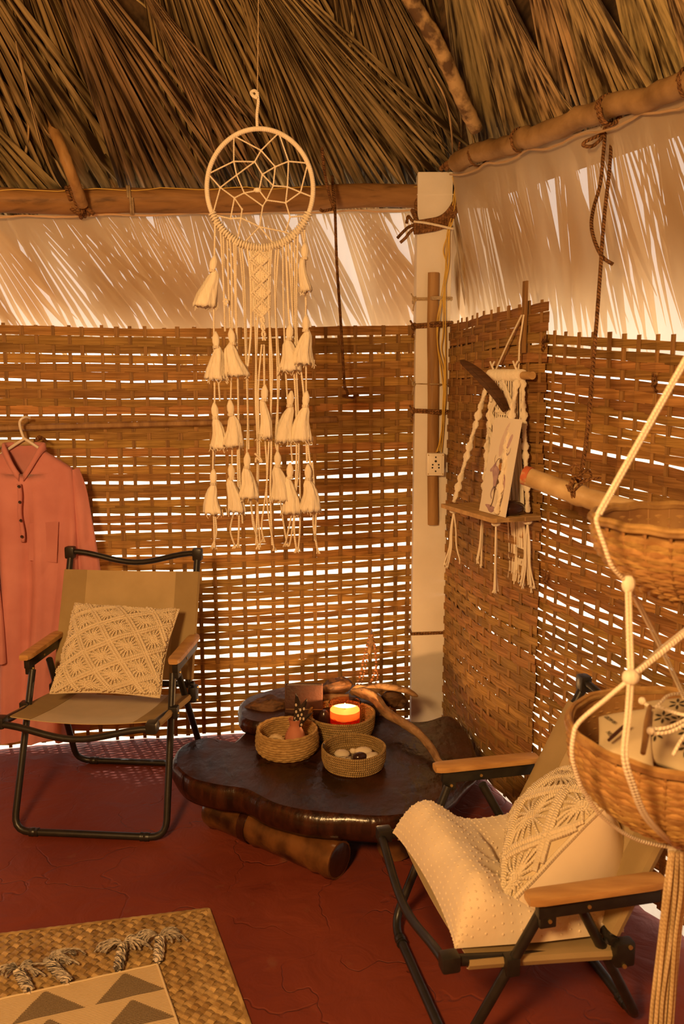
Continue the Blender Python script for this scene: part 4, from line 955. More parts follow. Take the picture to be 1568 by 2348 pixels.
# ------------------------------------------------------------------ cushions
def patch(c00, c10, c11, c01, thick, face, pinch=.55, bow=.05, curve=None, back=1.0):
    """pillow surface between four corners (u along c00>c10, v along c00>c01); returns P(u, v, side, out)"""
    def base(u, v, side=1):
        a, b = (u + 1) / 2, (v + 1) / 2
        # edges bow inwards a little, the corners stay out
        a2 = .5 + (a - .5) * (1 - bow * 2 * (1 - (2 * b - 1) ** 2)); b2 = .5 + (b - .5) * (1 - bow * 2 * (1 - (2 * a - 1) ** 2))
        p = c00.lerp(c10, a2).lerp(c01.lerp(c11, a2), b2)
        h = max(0, (1 - u * u)) ** pinch * max(0, (1 - v * v)) ** pinch
        q = p + face * (side * (thick * (back if side < 0 else 1) * h))
        if curve: q = q + curve(u, v)
        return q
    def P(u, v, side=1, out=0.0):
        q = base(u, v, side)
        if out:      # lift along the surface's own normal
            e = .02; u0, v0_ = clamp(u, -.96, .96), clamp(v, -.96, .96)
            n_ = (base(u0 + e, v0_, side) - base(u0 - e, v0_, side)).cross(base(u0, v0_ + e, side) - base(u0, v0_ - e, side)).normalized()
            if n_.dot(face * side) < 0: n_ = -n_
            q = q + n_ * out
        return q
    return P
def pillow_body(name, P, m, parent, side, n=22):
    mb = MB(); rows = []
    f = lambda k: sin((k / n - .5) * pi)
    mb.quadgrid([[P(f(j), f(i), side) for j in range(n + 1)] for i in range(n + 1)], uvs=lambda i, j: (j / n, i / n))
    return obj(name, mb, m, parent, angle=3.2)

def spread_even(P, k):   # even spacing over the bulge
    m_ = lambda x: lerp(x, sin(clamp(x, -1, 1) * pi / 2), k)
    return lambda u, v, side=1, out=0.0: P(m_(u), m_(v), side, out)
# macrame pillow on the left chair
c00, c10, c11, c01 = WL(-.168, .045, .425), WL(.205, .060, .428), WL(.212, -.165, .660), WL(-.160, -.175, .672)
nrm = (c10 - c00).cross(c01 - c00).normalized()
if nrm.y > 0: nrm = -nrm
mp_ = thing('macrame_pillow', 'cream macrame pillow with diamond lattice on the left khaki chair', 'pillow', c00.lerp(c10, .5))
PL = patch(c00, c10, c11, c01, .062, nrm, bow=.035, curve=lambda u, v: nrm * (.008 * nz(u * 2, v * 2, 3)))
pillow_body('cover_front', PL, M['bag'], mp_, 1); pillow_body('cover_back', PL, M['white_fabric'], mp_, -1)
def in_sq(u, v, e=.97): return abs(u) <= e and abs(v) <= e
# the lattice: two families of doubled cords
n_d = 4.0
def lattice(P, root, ang1, ang2, pitch, m, r=.0056, lift=.006, dbl=.0105):
    for a in (ang1, ang2):
        d = V(cos(a), sin(a), 0); nn = V(-sin(a), cos(a), 0)
        for k in range(-6, 7):
            for q in (-1, 1):
                seg = []
                for i in range(81):
                    t = -1.6 + 3.2 * i / 80; u = d.x * t + nn.x * (k * pitch + q * dbl * 2.4); v = d.y * t + nn.y * (k * pitch + q * dbl * 2.4)
                    if in_sq(u, v): seg.append(P(u, v, 1, lift + .0012 * sin(t * 90)))
                if len(seg) > 5: mb = MB(); mb.tube(seg, r, 6); obj('lattice_cord', mb, m, root)
A1, A2, PI_ = radians(-56), radians(28), .43
lattice(spread_even(PL, .4), mp_, A1, A2, PI_, M['pillow_cord'])
def bursts(P, root, a1, a2, pitch, m, n=16):
    d1, n1 = V(cos(a1), sin(a1), 0), V(-sin(a1), cos(a1), 0); d2, n2 = V(cos(a2), sin(a2), 0), V(-sin(a2), cos(a2), 0)
    det = n1.x * n2.y - n1.y * n2.x; mb = MB()
    def cell(i, j):   # point with n1.p = i*pitch, n2.p = j*pitch
        p, q = i * pitch, j * pitch; return V((p * n2.y - q * n1.y) / det, (n1.x * q - n2.x * p) / det, 0)
    for i in range(-6, 7):
        for j in range(-6, 7):
            c = cell(i + .5, j + .5)
            cor = [cell(i, j), cell(i + 1, j), cell(i + 1, j + 1), cell(i, j + 1)]
            if not (abs(c.x) < 1.12 and abs(c.y) < 1.12): continue
            for k in range(n):
                e = k / n * 4; s = int(e); p = cor[s].lerp(cor[(s + 1) % 4], e - s); p = c.lerp(p, .84); q0 = c.lerp(p, .10)
                pts = [x for x in (q0.lerp(p, t) for t in (0, .25, .5, .75, 1)) if in_sq(x.x, x.y, .985)]
                if len(pts) > 1: mb.tube([P(x.x, x.y, 1, .0025 + .0045 * (1 - abs(2 * h / (len(pts) - 1) - 1))) for h, x in enumerate(pts)], .0036, 5)
            if in_sq(c.x, c.y, .95):
                for w in (-1, 0, 1): mb.tube([P(c.x + d1.x * x * .05 + n1.x * w * .018, c.y + d1.y * x * .05 + n1.y * w * .018, 1, .006) for x in (-1, 0, 1)], .0030, 5)
    o = obj('starburst_knots', mb, m, root); o['kind'] = 'stuff'
bursts(spread_even(PL, .4), mp_, A1, A2, PI_, M['pillow_cord'])
# rim cord round the seam
def rim(P, root, m, r=.0045):
    pts = [P(-1 + 2 * i / 24, -1) for i in range(24)] + [P(1, -1 + 2 * i / 24) for i in range(24)] + [P(1 - 2 * i / 24, 1) for i in range(24)] + [P(-1, 1 - 2 * i / 24) for i in range(24)]
    mb = MB(); mb.tube(pts, r, 6, closed=True); obj('seam_cord', mb, m, root)
rim(PL, mp_, M['pillow_cord'])
# plush contour cushion on the right chair
cu = thing('seat_cushion', 'thick cream dotted plush cushion with a dipped top on the right chair', 'cushion', WR(0, 0, .30))
v0, v1 = .190, -.205
def prof(t):        # t 0 front .. 1 back: height of the top over the canvas
    return .046 + .066 * math.exp(-((t - .16) / .20) ** 2) + .030 * math.exp(-((t - .95) / .25) ** 2) + .008
def cz(t): return lerp(DR['zs'] + .004, DR['zs'] - .028, t)
NU, NV_ = 44, 40
def cus(uu, tt, top=True):
    # uu, tt in [-1, 1], rounded edge
    u = .232 * uu; t = (tt + 1) / 2; e = (max(0, 1 - uu ** 10) ** .5) * (max(0, 1 - tt ** 8) ** .5)
    z0 = cz(t) + .008 - .018 * (1 - uu * uu) * sin(pi * t)
    h = prof(t) * e * (1 + .10 * nz(u * 9, t * 3, 2) + .05 * nz(u * 26, t * 9, 6))
    cr_ = .0095 * math.exp(-((t - .42) / .22) ** 2) * sin(u * 62 + 4 * nz(u * 5, t * 4, 1)) * clamp((uu + .5) * 1.2) if top else 0
    v = lerp(v0, v1, t) + .018 * (1 - uu * uu) * (1 if tt < 0 else 0) * -1
    q = WR(u * (1 - .05 * (tt if tt > 0 else 0)), v, z0 + (h + cr_ * e if top else -.0))
    return q
fu = lambda k, n: sin((k / n - .5) * pi)
mb = MB()
mb.quadgrid([[cus(fu(j, NU), fu(i, NV_)) for j in range(NU + 1)] for i in range(NV_ + 1)])
mb.quadgrid([[cus(fu(NU - j, NU), fu(i, NV_), False) for j in range(NU + 1)] for i in range(NV_ + 1)])
obj('cover', mb, M['minky'], cu, angle=3.2)
mb = MB()
for i in range(26):
    for j in range(30):
        uu = -.97 + 1.94 * (j + .5 * (i % 2)) / 30; tt = -.985 + 1.95 * i / 26
        if abs(uu) < .985:
            uu2 = sin(uu * pi / 2); tt2 = sin(tt * pi / 2)
            p = cus(uu2, tt2); n_ = (cus(uu2 + .01, tt2) - p).cross(cus(uu2, tt2 + .01) - p)
            if n_.length < 1e-12: continue
            n_.normalize()
            if n_.z < 0: n_ = -n_
            mb.sphere(p - n_ * .0009, .0033, 6, 4)
o = obj('dots', mb, M['minky'], cu); o['kind'] = 'stuff'

# white pillow with a macrame face, propped in the right chair
b00, b10, b11, b01 = at(1195, 1925, 2.00), at(1160, 2085, 1.63), at(1388, 1842, 1.68), at(1345, 1762, 2.03)
n2_ = (b10 - b00).cross(b01 - b00).normalized()
if n2_.x > 0: n2_ = -n2_
pr_ = thing('macrame_pillow', 'cream pillow with a macrame front panel propped in the right chair', 'pillow', b00.lerp(b10, .5))
PR_ = patch(b00, b10, b11, b01, .088, n2_, pinch=.5, bow=.03, back=2.1, curve=lambda u, v: n2_ * (.006 * nz(u * 2, v * 2, 8)))
pillow_body('cover_front', PR_, M['bag'], pr_, 1); pillow_body('cover_back', PR_, M['white_fabric'], pr_, -1)
lattice(spread_even(PR_, 1), pr_, radians(56), radians(-50), .60, M['pillow_cord'], r=.0068, dbl=.0125)
bursts(spread_even(PR_, 1), pr_, radians(56), radians(-50), .60, M['pillow_cord'], 18)
rim(PR_, pr_, M['pillow_cord'], .006)
# ------------------------------------------------------------------ low slab table
ZT = .20
table = thing('slab_table', 'low dark lacquered live-edge slab table on varnished logs', 'table', on(760, 1780, 0.0))
outl = [(397, 1742), (408, 1715), (440, 1697), (478, 1692), (505, 1706), (535, 1700), (570, 1672), (640, 1652), (740, 1640), (850, 1636), (940, 1652), (985, 1652), (1030, 1640), (1058, 1660), (1082, 1700), (1090, 1740), (1070, 1775), (1045, 1800), (1015, 1830), (960, 1862),
        (890, 1874), (820, 1872), (750, 1866), (680, 1858), (620, 1842), (560, 1812), (500, 1802), (440, 1788), (408, 1766)]
op = bez([on(x, y, ZT) for x, y in outl], 4, closed=True)
cen = sum(op, V(0, 0, 0)) / len(op)
def inset(ps, k, dz, nzv=0.0): return [p + (cen - p).normalized() * (k + nzv * nz(p.x * 9, p.y * 9, dz * 7)) + V(0, 0, dz) for p in ps]
rings = [inset(op, .006, -.082, .008), inset(op, .0, -.070, .008), inset(op, -.010, -.045, .010), inset(op, -.004, -.018, .006), inset(op, .004, -.004), inset(op, .012, 0)]
mb = MB(); mb.quadgrid(rings, closed_u=True, cap0=True); obj('bark_edge', mb, M['slab_side'], table, angle=1.2)
mb = MB(); rows = [inset(op, .0118, .0)]
for f in (.12, .25, .4, .55, .7, .85): rows.append([p.lerp(cen, f) + V(0, 0, .0022 * nz(p.lerp(cen, f).x * 14, p.lerp(cen, f).y * 14, 2)) for p in rows[0]])
mb.quadgrid(rows, closed_u=True, cap1=True); obj('top', mb, M['lacquer'], table, angle=1.2)
# logs under it
def log(mbx, a, b, r, nodes, seg=18, ns=22):
    rad = []; pts = []
    for i in range(ns + 1):
        t = i / ns; q = r * (1 + .03 * nz(t * 6, r * 90))
        for k in nodes:
            if abs(t - k) < .03: q *= 1.09
        rad.append(q); pts.append(a.lerp(b, t))
    mbx.tube(pts, rad, seg)
LA, LB_ = on(490, 1852, .056), on(778, 1972, .056)
mb = MB(); log(mb, LA, LB_, .056, (.04, .42, .87, .97)); lg = obj('log', mb, M['log'], table)
ld = (LB_ - LA).normalized()
mb = MB(); mb.tube([LB_ + ld * .0004, LB_ + ld * .004], [.050, .042], 18); o = obj('cut_end', mb, M['lacquer'], lg)
mb = MB(); mb.tube([LA.lerp(LB_, .30) + ld * .0, LA.lerp(LB_, .30) + ld * .03], .0595, 18); obj('bark_ring', mb, M['slab_side'], lg)
LC, LD = on(900, 1800, .054), on(1150, 1830, .054)
LC, LD = V(.16, 2.33, .055), V(.18, 2.85, .055)
mb = MB(); log(mb, LC, LD, .055, (.1, .5, .9)); obj('log', mb, M['log'], table)
mb = MB(); log(mb, V(-.32, 2.60, .05), V(-.10, 2.86, .05), .05, (.2, .8)); obj('log', mb, M['log'], table)
# spacer blocks between logs and slab
for x, y in ((-.22, 2.46), (.17, 2.50)):
    mb = MB(); mb.box(V(x, y, .114), (.10, .08, .022), bev=.006); obj('spacer', mb, M['slab_side'], table)

# raised burl block at the back of the table
bur = thing('burl_block', 'dark lacquered burl block rising behind the table top', 'block', on(690, 1640, ZT))
bo = [(545, 1672), (540, 1645), (556, 1622), (600, 1606), (650, 1594), (710, 1590), (770, 1588), (830, 1592), (868, 1606), (880, 1628), (850, 1646), (780, 1652), (700, 1658), (640, 1672), (590, 1684)]
ZB = ZT + .055
bp_ = bez([on(x, y, ZB) + V(0, .10, 0) for x, y in bo], 4, closed=True); cen_t = cen; cen = sum(bp_, V(0, 0, 0)) / len(bp_)
rings = [inset(bp_, .004, -.053, .010), inset(bp_, -.006, -.035, .012), inset(bp_, .0, -.010, .010), inset(bp_, .012, 0, .004)]
mb = MB(); mb.quadgrid(rings, closed_u=True, cap0=True); obj('bark_edge', mb, M['slab_side'], bur, angle=1.2)
mb = MB(); rows = [inset(bp_, .0118, .0)]
for f in (.2, .45, .7, .9): rows.append([p.lerp(cen, f) + V(0, 0, .008 * nz(p.lerp(cen, f).x * 11, p.lerp(cen, f).y * 11, 5)) for p in rows[0]])
mb.quadgrid(rows, closed_u=True, cap1=True); obj('top', mb, M['lacquer'], bur, angle=1.2)

# ------------------------------------------------------------------ baskets on the table
def coil_basket(name, label, c, r, h, nc, m, flare=1.0, knit=False, seed=0, oval=1.0):
    t = thing(name, label, 'basket', c, 'small jute baskets on the table')
    cr_ = h / nc / 2 * 1.08
    for k in range(nc):
        z = c.z + cr_ + (h - 2 * cr_) * k / (nc - 1); f = k / (nc - 1)
        if knit: rk = r * (.90 + .10 * min(1, k / 1.5)) * (1 - .05 * max(0, f - .55) / .45)
        else: rk = r * lerp(.93, 1.0, clamp(f * 2.5)) * lerp(1, flare, f)
        n = 84; ph = seed + k * .4
        pts = [V(c.x + rk * (1 + .012 * nz(cos(b) * 2, sin(b) * 2, seed)) * cos(b), c.y + rk * oval * (1 + .012 * nz(cos(b) * 2, sin(b) * 2, seed)) * sin(b), z + .003 * nz(cos(b), sin(b), seed + 4) * (1 if k else 0)) for b in [2 * pi * i / n for i in range(n)]]
        mb = MB()
        if knit: mb.tube(pts, [cr_ * (1.12 + .32 * (1 if (i // 2 + k) % 2 else -1) * .5) for i in range(n)], 7, closed=True)
        else: mb.tube(pts, cr_, 7, closed=True)
        obj('coil', mb, m, t)
    mb = MB(); mb.lathe([(.001, .003), (r * .5, .003), (r * .9, .003), (r * .9, .006), (r * .5, .006), (.001, .006)], 32, c); obj('base', mb, m, t)
    return t
cA = on(658, 1670, ZT + .08); cA.z = ZT + .001
cB = on(811, 1712, ZT + .062); cB.z = ZT + .001
cC = on(783, 1634, ZT + .075); cC.z = ZT + .001
coil_basket('jute_basket', 'crocheted jute basket holding a clay vase, leftmost of three on the table', cA, .104, .082, 10, M['jute_knit'], knit=True, seed=1)
coil_basket('jute_basket', 'low coiled jute basket of stones at the front of the table', cB, .102, .064, 8, M['jute'], flare=1.0, seed=2)
coil_basket('jute_basket', 'coiled jute basket behind the others with a lit candle in it', cC, .112, .078, 9, M['jute'], flare=1.04, seed=3)
# shell and vase
mb = MB(); sh = cA + V(-.035, -.038, .048); rows = []
for i in range(60):
    a = i * .42; k = 1 - i / 62; rows.append((a, k))
mb.tube([sh + V(.020 * k * cos(a), -.006 + .012 * (1 - k) - .010, .006 + .020 * k * sin(a)) for a, k in rows], [.009 * k + .0015 for a, k in rows], 8); mb.sphere(sh + V(0, .004, .002), .020, 12, 8)
M['shell'] = mat('shell', (.50, .36, .18), (.66, .52, .31), rough=.5, scale=30, rand=0)
single('sea_shell', mb, M['shell'], 'small tan spiral shell in the crocheted basket', 'shell')
mb = MB(); mb.box(cA + V(-.034, -.03, .022), (.06, .05, .034), bev=.012)
single('pebble', mb, M['stone_white'], 'pale pebble under the shell in the crocheted basket', 'stone')
cv = cA + V(.028, -.012, .010)
vase = thing('bud_vase', 'small terracotta bud vase holding spotted dark feathers', 'vase', cv)
pv_ = [(.020, 0), (.030, .008), (.036, .030), (.034, .050), (.026, .068), (.0185, .082), (.0175, .090), (.021, .102), (.0225, .108), (.0195, .108), (.014, .092), (.013, .07)]
mb = MB(); mb.lathe(pv_, 28, cv, cap1=False); obj('body', mb, M['clay'], vase)
def feather(root, base, tip, w, bend, m, spots=0, nm='feather_vane', face=V(0, -1, 0), sd=0):
    ax = tip - base; n = 16; side = ax.cross(face).normalized(); rr = random.Random(sd)
    c = [base.lerp(tip, i / n) + side * bend * sin(pi * i / n) for i in range(n + 1)]
    rows = []
    for i in range(n + 1):
        t = i / n; ww = w * (sin(pi * min(1, t * .92 + .10)) ** .6) * (1 if t < .97 else .5); rows.append([c[i] - side * ww + face * -.002, c[i] + face * .002, c[i] + side * ww + face * -.002])
    mb = MB(); mb.sheet(rows, .0008, nrm=face); v = obj(nm, mb, m, root)
    mb = MB(); mb.tube(c, [.0014 * (1 - .7 * i / n) for i in range(n + 1)], 5); off = mb
    obj('quill', mb, m, v if False else root)
    for k in range(spots):
        i = 2 + k * (n - 5) // max(1, spots); s_ = 1 if k % 2 else -1; p = c[i] + side * s_ * w * .42 + face * .0012
        mb = MB(); mb.sphere(p, .0038, 8, 6, sc=(1, .25, 1.5)); obj('spot', mb, M['spot'], root)
top_ = cv + V(0, 0, .10)
feather(vase, top_ + V(-.004, 0, -.03), at(678, 1590, cv.y - .01), .0125, .010, M['feather'], 7, sd=1)
feather(vase, top_ + V(.002, -.004, -.03), at(704, 1602, cv.y - .015), .0115, -.004, M['feather'], 8, sd=2)
feather(vase, top_ + V(.006, -.006, -.03), at(717, 1634, cv.y - .02), .0075, -.006, M['feather'], 3, sd=3)
# stones
zb_ = cB.z + .008
def stone(label, px, py, r, sc, m, z=.018, g=None, rot=0):
    p = on(px, py, ZT + .022 + z); mb = MB(); mb.sphere(p, r, 16, 10, sc=sc, M=Matrix.Rotation(rot, 3, 'Z'), disp=lambda q: .05 * nz(q.x * 2 + px, q.y * 2, q.z * 2)); single('stone', mb, m, label, 'stone', 'stones in the front basket')
stone('oval cream stone at the left in the front basket', 784, 1728, .026, (1.0, .75, .5), M['stone_white'], .012)
stone('large flat cream stone at the back of the front basket', 833, 1722, .026, (1.15, .7, .5), M['stone_white'], .012)
stone('small tan pebble between the two cream stones in the front basket', 809, 1722, .011, (1, .8, .9), M['stone_white'], .010)
stone('round dark red stone in the front basket', 825, 1737, .025, (1.0, .7, .72), M['stone_dark'], .014, rot=.3)
stone('pale stone at the right in the front basket', 851, 1735, .024, (1.25, .7, .55), M['stone_white'], .010, rot=.7)
stone('speckled stone at the front of the front basket', 792, 1741, .018, (1.3, .8, .5), M['stone_speck'], .004)
mb = MB(); mb.sphere(cB + V(0, 0, .004 + .010), .07, 20, 8, sc=(1, 1, .12)); single('pebble_bed', mb, M['stone_speck'], 'bed of small dark pebbles under the stones in the front basket', 'pebbles')
mb = MB(); pt = cB + V(-.098, .0, .052); mb.box(pt + V(.0, -.01, .006), (.008, .012, .034), bev=.003); single('loop_tab', mb, M['feather'], 'small dark loop on the rim of the front jute basket', 'loop')
# candle
cc = cC + V(.012, .012, .010)
can = thing('candle', 'lit candle in a red glass in the rear jute basket', 'candle', cc)
rg = .058
M['glass'] = bpy.data.materials.new('red glass'); M['glass'].use_nodes = True
gb = M['glass'].node_tree.nodes['Principled BSDF']; gb.inputs['Base Color'].default_value = (1.0, .50, .28, 1); gb.inputs['Transmission Weight'].default_value = 1; gb.inputs['Roughness'].default_value = .08; gb.inputs['IOR'].default_value = 1.06
mb = MB(); mb.lathe([(.001, .0), (rg * .80, .0), (rg * .95, .010), (rg, .03), (rg, .098), (rg - .0035, .098), (rg - .0035, .03), (rg * .90, .012), (.001, .006)], 40, cc); obj('glass', mb, M['glass'], can)
M['wax_unlit'] = mat('unlit wax tint', (.72, .13, .035), (.80, .17, .05), rough=.4, rand=0, trans=.5)  # unlit wax behind red glass; that shade and tint are in its colour
mb = MB(); mb.lathe([(.001, .008), (rg * .86, .012), (rg - .0045, .030), (rg - .0045, .046)] + [(.001, .046)], 36, cc); obj('wax_base', mb, M['wax_unlit'], can)
rows = [[cc + V((rg - .0045) * q[0] * cos(2 * pi * k / 36), (rg - .0045) * q[0] * sin(2 * pi * k / 36), q[1] + (.0035 * sin(k * .9) + .002 * sin(k * 2.3) if q[1] < .05 else 0)) for k in range(36)] for q in ((1.001, .046), (1.001, .060), (1.0, .072), (.92, .0735), (.2, .072), (.01, .072))]
mb = MB(); mb.quadgrid(rows, closed_u=True); o = obj('wax_top', mb, M['wax'], can); o['label'] = 'pale molten wax'
mb = MB(); mb.tube([cc + V(0, 0, .071), cc + V(.001, 0, .080)], .0012, 6); obj('wick', mb, M['dark'], can)
M['flame'] = emit('flame', (1.0, .62, .22), 60)
mb = MB(); mb.lathe([(.001, .077), (.0045, .080), (.0056, .085), (.0040, .089), (.0015, .093), (.0003, .095)], 12, cc); fl = obj('flame', mb, M['flame'], can)
cl = bpy.data.lights.new('candle_flame_light', 'POINT'); cl.energy = 5.5; cl.color = (1, .50, .17); cl.shadow_soft_size = .006
clo = bpy.data.objects.new('candle_flame_light', cl); COL.objects.link(clo); clo.location = cc + V(.004, -.002, .106)
# dark beads in the candle basket
mb = MB()
for i in range(26): a = i * .241; mb.sphere(cC + V(-.045 + .040 * cos(a) , -.052 + .024 * sin(a), .030 + .006 * sin(a * 3)), .0058, 8, 6)
for i in range(10): mb.sphere(cC + V(-.06 + .004 * i, -.03 - .002 * i, .040), .0055, 8, 6)
single('bead_bracelet', mb, M['stone_dark'], 'dark bead bracelet lying in the rear candle basket', 'bracelet')
mb = MB(); rs_ = [cC + V(-.075 + .0, .02, .02), cC + V(-.07, .01, .055), cC + V(-.058, -.005, .075)]
mb.sphere(cC + V(-.062, .005, .045), .030, 12, 8, sc=(.8, .6, 1.3)); single('stone', mb, M['stone_dark'], 'dark upright stone beside the candle in the rear basket', 'stone')
mb = MB(); mb.lathe([(.001, 0), (.055, 0), (.055, .009), (.001, .009)], 24, cC + V(.012, .012, .004)); single('coaster', mb, M['book'], 'dark disc beneath the candle glass', 'coaster')

# ------------------------------------------------------------------ notebook, driftwood, beads
yb = on(690, 1648, ZT).y + .02
b0, b1 = at(656, 1655, 2.88), at(740, 1655, 2.88)
bk = thing('notebook', 'dark red leather notebook standing upright behind the baskets', 'book', (b0 + b1) / 2)
bz = ZT + .002
hb = at(698, 1566, 2.90).z - bz
Mx = Matrix.Rotation(-.10, 3, 'X')
mid = (b0 + b1) / 2; mid.z = bz + hb / 2
for dy, nm in ((-.012, 'cover_front'), (.012, 'cover_back')):
    mb = MB(); mb.box(mid + Mx @ V(0, dy, 0), ((b1 - b0).length, .004, hb), Mx, bev=.0018); obj(nm, mb, M['book'], bk)
mb = MB(); mb.box(mid + Mx @ V(.002, 0, 0), ((b1 - b0).length * .95, .020, hb * .96), Mx); obj('pages', mb, M['paper'], bk)
mb = MB(); mb.box(mid + Mx @ V(-(b1 - b0).length / 2 - .001, 0, 0), (.005, .028, hb), Mx, bev=.0022); obj('spine', mb, M['book'], bk)
mb = MB(); q0 = mid + Mx @ V(-(b1 - b0).length / 2, -.0155, -.01); q1 = mid + Mx @ V((b1 - b0).length / 2, -.0155, -.012); mb.tube([q0, q1], .0014, 6); obj('cord', mb, M['batten'], bk)
def branch(mb, pts, rad, seed, seg=14, knob=.18, n=8):
    q = bez(pts, n); m_ = len(q); R_ = []
    for i in range(m_):
        t = i / (m_ - 1) * (len(rad) - 1); k = min(int(t), len(rad) - 2); R_.append(lerp(rad[k], rad[k + 1], t - k))
    mb.tube(q, R_, seg, mod=lambda L, a: 1 + knob * nz(cos(a) * 1.6 + seed, sin(a) * 1.6, L * 11) + knob * .5 * nz(cos(a) * 4, sin(a) * 4 + seed, L * 30))
# the long branch
YD = 2.90
dz_ = thing('driftwood_branch', 'long forked driftwood branch reaching across the table to the right', 'driftwood', on(870, 1610, ZT))
mb = MB(); branch(mb, [at(812, 1585, 3.02), at(838, 1590, 2.98), at(862, 1604, 2.93), at(884, 1632, 2.86), at(925, 1658, 2.78), at(962, 1685, 2.70), at(990, 1718, 2.62), at(1004, 1742, 2.57), at(1016, 1752, 2.54)], [.015, .022, .021, .018, .016, .015, .013, .011, .008], 3); obj('main_stem', mb, M['drift'], dz_)
mb = MB(); branch(mb, [at(830, 1592, 2.98), at(862, 1578, 3.0), at(895, 1576, 3.0), at(930, 1584, 3.0), at(948, 1592, 3.0), at(958, 1597, 3.0)], [.020, .019, .014, .012, .010, .003], 9); obj('side_branch', mb, M['drift'], dz_)
mb = MB(); branch(mb, [at(806, 1590, 3.03), at(822, 1580, 3.02), at(850, 1582, 3.0)], [.010, .020, .012], 12); obj('stub', mb, M['drift'], dz_)
def lump(name, label, pts, rad, seed, m): mb = MB(); branch(mb, pts, rad, seed, 16, .34, 7); single(name, mb, m, label, 'driftwood')
lump('driftwood_piece', 'gnarled brown driftwood chunk lying left of the dark notebook', [at(562, 1628, 2.93), at(590, 1625, 2.92), at(625, 1622, 2.92), at(652, 1622, 2.93), at(662, 1624, 2.94)], [.012, .036, .042, .032, .018], 5, M['drift_dark'])
lump('driftwood_piece', 'dark driftwood knob standing right of the notebook on the burl block', [at(742, 1585, 3.05), at(760, 1582, 3.04), at(778, 1576, 3.04), at(795, 1566, 3.04), at(801, 1560, 3.04)], [.020, .038, .036, .028, .012], 15, M['drift_dark'])
lump('driftwood_piece', 'flat pale driftwood stick lying in front of the dark knob', [at(738, 1602, 3.0), at(765, 1600, 2.99), at(800, 1599, 2.99)], [.012, .014, .012], 25, M['drift'])
lump('driftwood_piece', 'dark driftwood stump behind the branch beside the white post', [at(880, 1612, 3.08), at(896, 1600, 3.06), at(915, 1606, 3.06), at(928, 1618, 3.05)], [.02, .035, .03, .02], 35, M['drift_dark'])
# bead necklace on a twig
bn = thing('bead_necklace', 'brown bead necklace hanging in a loop behind the candle', 'necklace', at(850, 1455, 3.10))
L1 = [at(849, 1456, 3.10), at(836, 1500, 3.10), at(828, 1540, 3.09), at(818, 1575, 3.08), at(815, 1592, 3.06)]
L2 = [at(853, 1456, 3.10), at(860, 1490, 3.10), at(862, 1530, 3.09), at(852, 1560, 3.07), at(838, 1580, 3.06), at(826, 1594, 3.05)]
M['bead'] = mat('brown bead', (.26, .10, .035), (.36, .16, .06), rough=.3, scale=40, rand=0, spec=.5)
def strand(pts, nm, r=.0060):
    q = bez(pts, 12); mb = MB(); acc = 0; last = q[0]
    for a in q:
        if (a - last).length >= r * 1.9 or a is q[0]: mb.sphere(a, r, 8, 6); last = a
    obj(nm, mb, M['bead'], bn)
strand(L1, 'bead_strand'); strand(L2, 'bead_strand'); strand([p + V(.012, -.01, 0) for p in L1[1:]], 'bead_strand', .0042)
strand([at(862, 1532, 3.08), at(866, 1550, 3.07), at(858, 1572, 3.06), at(842, 1584, 3.05)], 'bead_strand', .0042)
mb = MB(); branch(mb, [at(850, 1452, 3.11), at(851, 1470, 3.10), at(848, 1488, 3.10), at(846, 1500, 3.10)], [.006, .011, .010, .004], 2, 10); obj('wood_tag', mb, M['drift'], bn)
mb = MB(); mb.tube(bez([at(851, 1460, 3.10), at(852, 1450, 3.2), at(852, 1446, 3.345)], 5), .004, 6); obj('peg', mb, M['batten'], bn)
# ------------------------------------------------------------------ macrame shelf on the right wall
def s_for(px, z, off):
    best = min(range(900), key=lambda i: abs(proj_x(CR.at(i * .002)[0] + CR.at(i * .002)[1] * off + V(0, 0, z)) - px))
    return best * .002
zd = at(1170, 861, 2.75).z
sf, sn = s_for(1113, zd, .05), s_for(1222, zd, .05)
ms = thing('macrame_shelf', 'small pale wood shelf hung on macrame cords from the right wall', 'shelf', CR.at((sf + sn) / 2)[0] + V(0, 0, 1.0))
pA, nA = CR.at(sf); pB, nB = CR.at(sn); nS = (nA + nB).normalized(); tS = (pB - pA).normalized()
dA, dB = pA + nS * .05, pB + nS * .05
dA.z = at(1113, 860, dA.y).z; dB.z = at(1222, 861, dB.y).z
mb = MB(); mb.tube([dA, dA.lerp(dB, .5), dB], .0125, 14); obj('dowel', mb, M['shelf'], ms)
mb = MB()
for i in range(24): c = dA.lerp(dB, .12 + .68 * i / 23); mb.tube([c + V(0, 0, .0148 * cos(b)) + nS * .0148 * sin(b) for b in [2 * pi * k / 12 for k in range(12)]], .0050, 6, closed=True)
o = obj('wrapped_knots', mb, M['cotton_plain'], ms)
stk = CR.at(.83)[0] + CR.at(.83)[1] * .035; hook = V(stk.x, stk.y, at(1185, 728, stk.y).z)
hk = ST + nB * .006; hk.z = at(1183, 722, hk.y).z
for f, dx in ((.22, -.006), (.72, .006)):
    c = dA.lerp(dB, f) + V(0, 0, .014)
    mb = MB(); mb.tube([c, c.lerp(hk, .5) + nS * .004, hk + tS * dx], .0030, 6); obj('hanging_cord', mb, M['cotton'], ms)
    for q in (-1, 1): mb = MB(); mb.tube(bez([c + V(0, 0, -.004), c + nS * .012 + V(0, 0, .012), c + tS * .014 * q + nS * .012 + V(0, 0, .030)], 4), .0032, 6); obj('knot_end', mb, M['cotton_plain'], ms)
